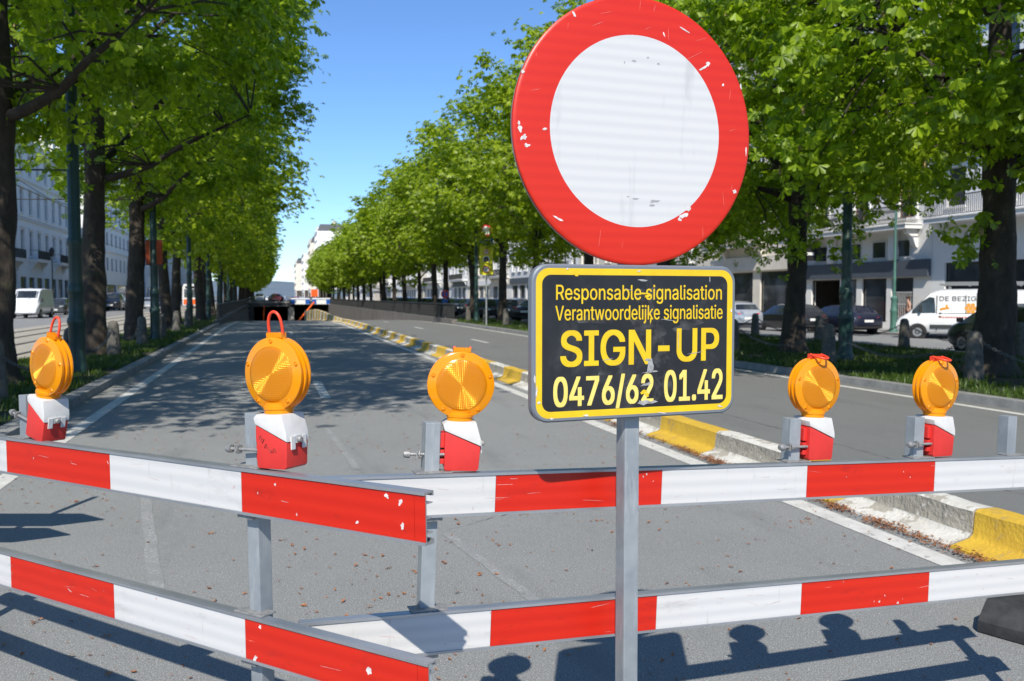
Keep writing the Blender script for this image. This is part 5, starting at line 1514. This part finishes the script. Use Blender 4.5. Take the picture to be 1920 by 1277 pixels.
put(make_car('estate', "black estate car with red tail lights between the chestnut and the lamp post", 'car_black', GC), 26.6, 42.8, sz(26.6))
put(make_car('estate', "dark blue car with number plate right of the green lamp post", 'car_blue', GC), 28.9, 41.6, sz(28.9))
put(make_car('sedan', "red car mostly hidden behind the silver hatchback", 'car_red', GC), 27.4, 52.0, sz(27.4))
put(make_car('hatch', "dark green grey car half hidden by the thickest chestnut trunk", 'car_green', GC), 21.4, 22.3, sz(21.4))
bpy.data.objects  # keep
# the white van with a bee logo, standing across the side road
vp = at(1803, 640, 41.0)
van = make_car('van', "white van with bee and honeycomb logo and roof rack behind the thickest chestnut", 'car_white', GC, "van", .34)
put(van, vp.x, vp.y, sz(vp.x), radians(47))
voff = SHAPES['van'][0][-1][0] / 2
def vside(y, z, lift=.006):
    t = max(0, min(1, (z - 1.18) / (2.2 - 1.18)))
    return (-(.966 + (.928 - .966) * t) - lift if z > 1.15 else -1.006 - lift, y - voff, z)
m2 = MB(); m2.add([vside(3.72, 1.2), vside(3.78, 1.88), vside(3.98, 1.92), vside(4.30, 1.72), vside(4.68, 1.32), vside(4.70, 1.2)], [(0, 1, 2, 3, 4, 5)]); m2.build("side_window", M['car_glass'], van)
m2 = MB(); m2.add([vside(3.66, .42, .003), vside(3.70, .42, .003), vside(3.70, 1.98, .003), vside(3.66, 1.98, .003)], [(0, 1, 2, 3)]); m2.add([vside(2.5, .42, .003), vside(2.53, .42, .003), vside(2.53, 2.0, .003), vside(2.5, 2.0, .003)], [(0, 1, 2, 3)]); m2.build("door_seam", M['black_trim'], van)
m2 = MB(); m2.add([vside(3.48, 1.0), vside(3.60, 1.0), vside(3.60, 1.22), vside(3.48, 1.22)], [(0, 1, 2, 3)]); m2.build("door_handle", M['black_trim'], van)
m2 = MB()
m2.box(-1.03, -1.0, 1.35 - voff, 3.95 - voff, .50, .68); m2.build("side_trim", M['car_grey'], van)
fnv = lambda X, Z: vside(-X, Z, .008)
m2 = MB(); add_text(m2, "DE BEZIGE BIJ", -3.58, -1.30, 1.74, 1.95, 0, 0, .005, fnv)
m2.build("lettering", M['text_dark'], van)
m2 = MB()
for cx, cz in [(0, 0)] + [(.17 * cos(k * pi / 3), .17 * sin(k * pi / 3)) for k in range(6)]:
    m2.add([vside(2.32 - cx - .09 * cos(q * pi / 3 + pi / 6), 1.42 + cz + .09 * sin(q * pi / 3 + pi / 6), .008) for q in range(6)], [tuple(range(6))])
for (y, z, ry, rz2) in ((3.40, 1.40, .12, .06), (3.28, 1.50, .05, .10), (3.23, 1.42, .07, .05), (3.51, 1.37, .06, .05)):
    m2.add([vside(y + ry * cos(q * pi / 5), z + rz2 * sin(q * pi / 5), .008) for q in range(10)], [tuple(range(10))])
m2.build("bee_logo", M['bee_orange'], van)
m2 = MB()
for (z, h, mi, step) in ((1.16, .05, 0, .07), (.99, .06, 1, .11)):
    y = 1.6
    while y < 3.55:
        m2.add([vside(y, z, .009), vside(y + step * .7, z, .009), vside(y + step * .7, z + h, .009), vside(y, z + h, .009)], [(0, 1, 2, 3)], mi); y += step
m2.build("small_print", [M['text_dark'], M['text_red']], van)
m2 = MB()
for x in (-.72, .72): m2.box(x - .03, x + .03, .3 - voff, 3.6 - voff, 2.44, 2.52)
for y in (.4, 1.4, 2.4, 3.4): m2.box(-.75, .75, y - voff - .04, y - voff + .04, 2.40, 2.439); 
for y in (.6, 3.2):
    for x in (-.72, .72): m2.box(x - .02, x + .02, y - voff - .02, y - voff + .02, 2.2, 2.399)
m2.box(-.5, -.44, .0 - voff, 3.4 - voff, 2.522, 2.60); m2.box(-.1, -.04, .0 - voff, 3.4 - voff, 2.522, 2.60)
m2.build("roof_rack", M['rim'], van)
# parked dark cars between the trees and the side road
GP = "dark cars parked beyond the ramp railing"
shp = [('sedan', 'car_black'), ('hatch', 'car_grey'), ('estate', 'car_black'), ('hatch', 'car_blue'), ('sedan', 'car_grey')]
lbp = ["dark car parked nearest the SIGN-UP board beyond the small bollards", "dark car parked right of the yellow tunnel sign pole", "dark car parked left of the yellow tunnel sign pole"]
proto = {}
for i in range(16):
    sh, pm = shp[i % 5]
    lb = lbp[i] if i < 3 else "dark parked car over the ramp railing in the long row"
    if (sh, pm) not in proto:
        o = make_car(sh, lb, pm, GP); proto[(sh, pm)] = o
        put(o, 17.0, 57.5 + i * 5.1, .03, radians(-38))
    else: copy_thing(proto[(sh, pm)], (17.0, 57.5 + i * 5.1, .03), radians(-38), lb)
# vehicles on the left road and far down the avenue
lv = make_car('van', "white delivery van facing the camera on the far left road", 'car_white', "vehicles on the left road", "van", .34)
put(lv, -18.0, 78, .0, pi)
for i, (sh, pm, x, y, lb) in enumerate((('hatch', 'car_grey', -18.6, 90, "grey car parked behind the white van on the left road"), ('estate', 'car_black', -18.4, 98, "black car parked further behind the white van"),
        ('estate', 'car_black', -17.6, 113, "tall black car on the left road before the white block"), ('hatch', 'car_silver', -15.5, 128, "small pale car far down the left road"), ('sedan', 'car_grey', -18.4, 122, "grey car behind the tall black car"))):
    c = make_car(sh, lb, pm, "vehicles on the left road"); put(c, x, y, .0, pi)
    if i == 2: c.scale = (1.1, 1, 1.4)
# tram
tm = thing("tram", "tram with bright windscreen coming along the left tracks", "tram", (-10.6, 132, .05), 0)
mb = MB(); mb.prism([(-1.15, .35), (1.15, .35), (1.2, 1.2), (1.15, 2.9), (.95, 3.3), (-.95, 3.3), (-1.15, 2.9), (-1.2, 1.2)], 0, 22); mb.build("body", M['stucco_grey'], tm, bevel=.08)
mb = MB(); mb.box(-.95, .95, -.03, -.004, 1.45, 2.6); mb.build("windscreen", M['pane'], tm)
mb = MB(); mb.box(-1.05, 1.05, -.03, -.004, .5, 1.2); mb.build("front_panel", M['orange'], tm)
mb = MB(); mb.box(-.8, .8, -.03, -.004, 2.7, 3.0); mb.build("destination_board", M['black_trim'], tm)
for y in range(6):
    for sx in (-1, 1):
        mb = MB(); mb.box(sx * 1.205 - .01, sx * 1.205 + .01, 1.2 + y * 3.5, 4.2 + y * 3.5, 1.5, 2.6); mb.build("side_window", M['pane'], tm)
# far traffic on the deck and beyond
fr = random.Random(12)
cols = ['car_white', 'car_grey', 'car_silver', 'car_red', 'car_black', 'car_blue']
fproto = []
for k, cname in enumerate(cols):
    c = make_car(('hatch', 'sedan', 'estate')[k % 3], "small far car on the avenue beyond the underpass", cname, "far cars beyond the underpass"); fproto.append(c)
spots = [(-2.0, 171), (.8, 171.5), (2.0, 184), (5.5, 178), (8.2, 182), (-3.5, 190)]
for c, (x, y) in zip(fproto, spots): put(c, x, y, .04 if y > 180 else .64, pi if fr.random() < .5 else .3)
fproto[3].location = (.9, 170, .66); fproto[3]['label'] = "dark red car on the deck above the left underpass opening"
for i in range(22):
    x = fr.choice((-4.5, -1.5, 1.5, 5, 8.5, 11.5)) + fr.uniform(-.6, .6); y = 195 + i * 9 + fr.uniform(0, 4)
    copy_thing(fproto[i % 6], (x, y, .04), fr.choice((0, pi)), "small far car on the avenue beyond the underpass")

# ------------------------------------------------------------------ the person in the shop entrance
def make_person(label, x, y, z, rot):
    root = thing("person", label, "person", (x, y, z), rot)
    J = [(0, 0, .95), (0, 0, 1.15), (0, 0, 1.40), (0, -.01, 1.52), (0, -.03, 1.66), (-.18, 0, 1.42), (-.26, .02, 1.15), (-.22, -.12, .95), (.18, 0, 1.42), (.25, .03, 1.15), (.22, -.08, .93), (-.10, 0, .90), (-.11, -.02, .48), (-.11, .02, .08), (-.12, -.14, .03), (.10, 0, .90), (.12, 0, .48), (.12, .03, .08), (.13, -.13, .03)]
    E = [(0, 1), (1, 2), (2, 3), (3, 4), (2, 5), (5, 6), (6, 7), (2, 8), (8, 9), (9, 10), (0, 11), (11, 12), (12, 13), (13, 14), (0, 15), (15, 16), (16, 17), (17, 18)]
    Rr = [.14, .13, .14, .055, .10, .065, .045, .035, .065, .045, .035, .09, .065, .045, .035, .09, .065, .045, .035]
    me = bpy.data.meshes.new("body"); me.from_pydata(J, E, [])
    o = bpy.data.objects.new("body", me); COL.objects.link(o)
    sk = o.modifiers.new("skin", 'SKIN'); o.modifiers.new("sub", 'SUBSURF').levels = 1
    o.modifiers["sub"].render_levels = 1
    for i, rr_ in enumerate(Rr): me.skin_vertices[0].data[i].radius = (rr_, rr_ * .8)
    me.skin_vertices[0].data[0].use_root = True
    dg = bpy.context.evaluated_depsgraph_get(); dg.update()
    m3 = bpy.data.meshes.new_from_object(o.evaluated_get(dg)); bpy.data.objects.remove(o)
    m3.materials.clear(); m3.materials.append(M['skin']); m3.materials.append(M['cloth'])
    for p in m3.polygons: p.material_index = 1 if p.center.z < 1.0 and abs(p.center.x) < .2 else 0; p.use_smooth = True
    b = bpy.data.objects.new("body", m3); COL.objects.link(b); b.parent = root
    mb = MB(); mb.lathe([(0, .13), (.07, .11), (.105, .05), (.108, -.01), (.09, -.05)], 14, 0, Matrix.Translation((0, .015, 1.68))); mb.build("hair", M['hair'], root, smooth=60)
    return root
make_person("bare shouldered person in dark trousers standing in the grey shop's entrance", RB - .5, 41.3, -.08, -pi / 2 - .4)
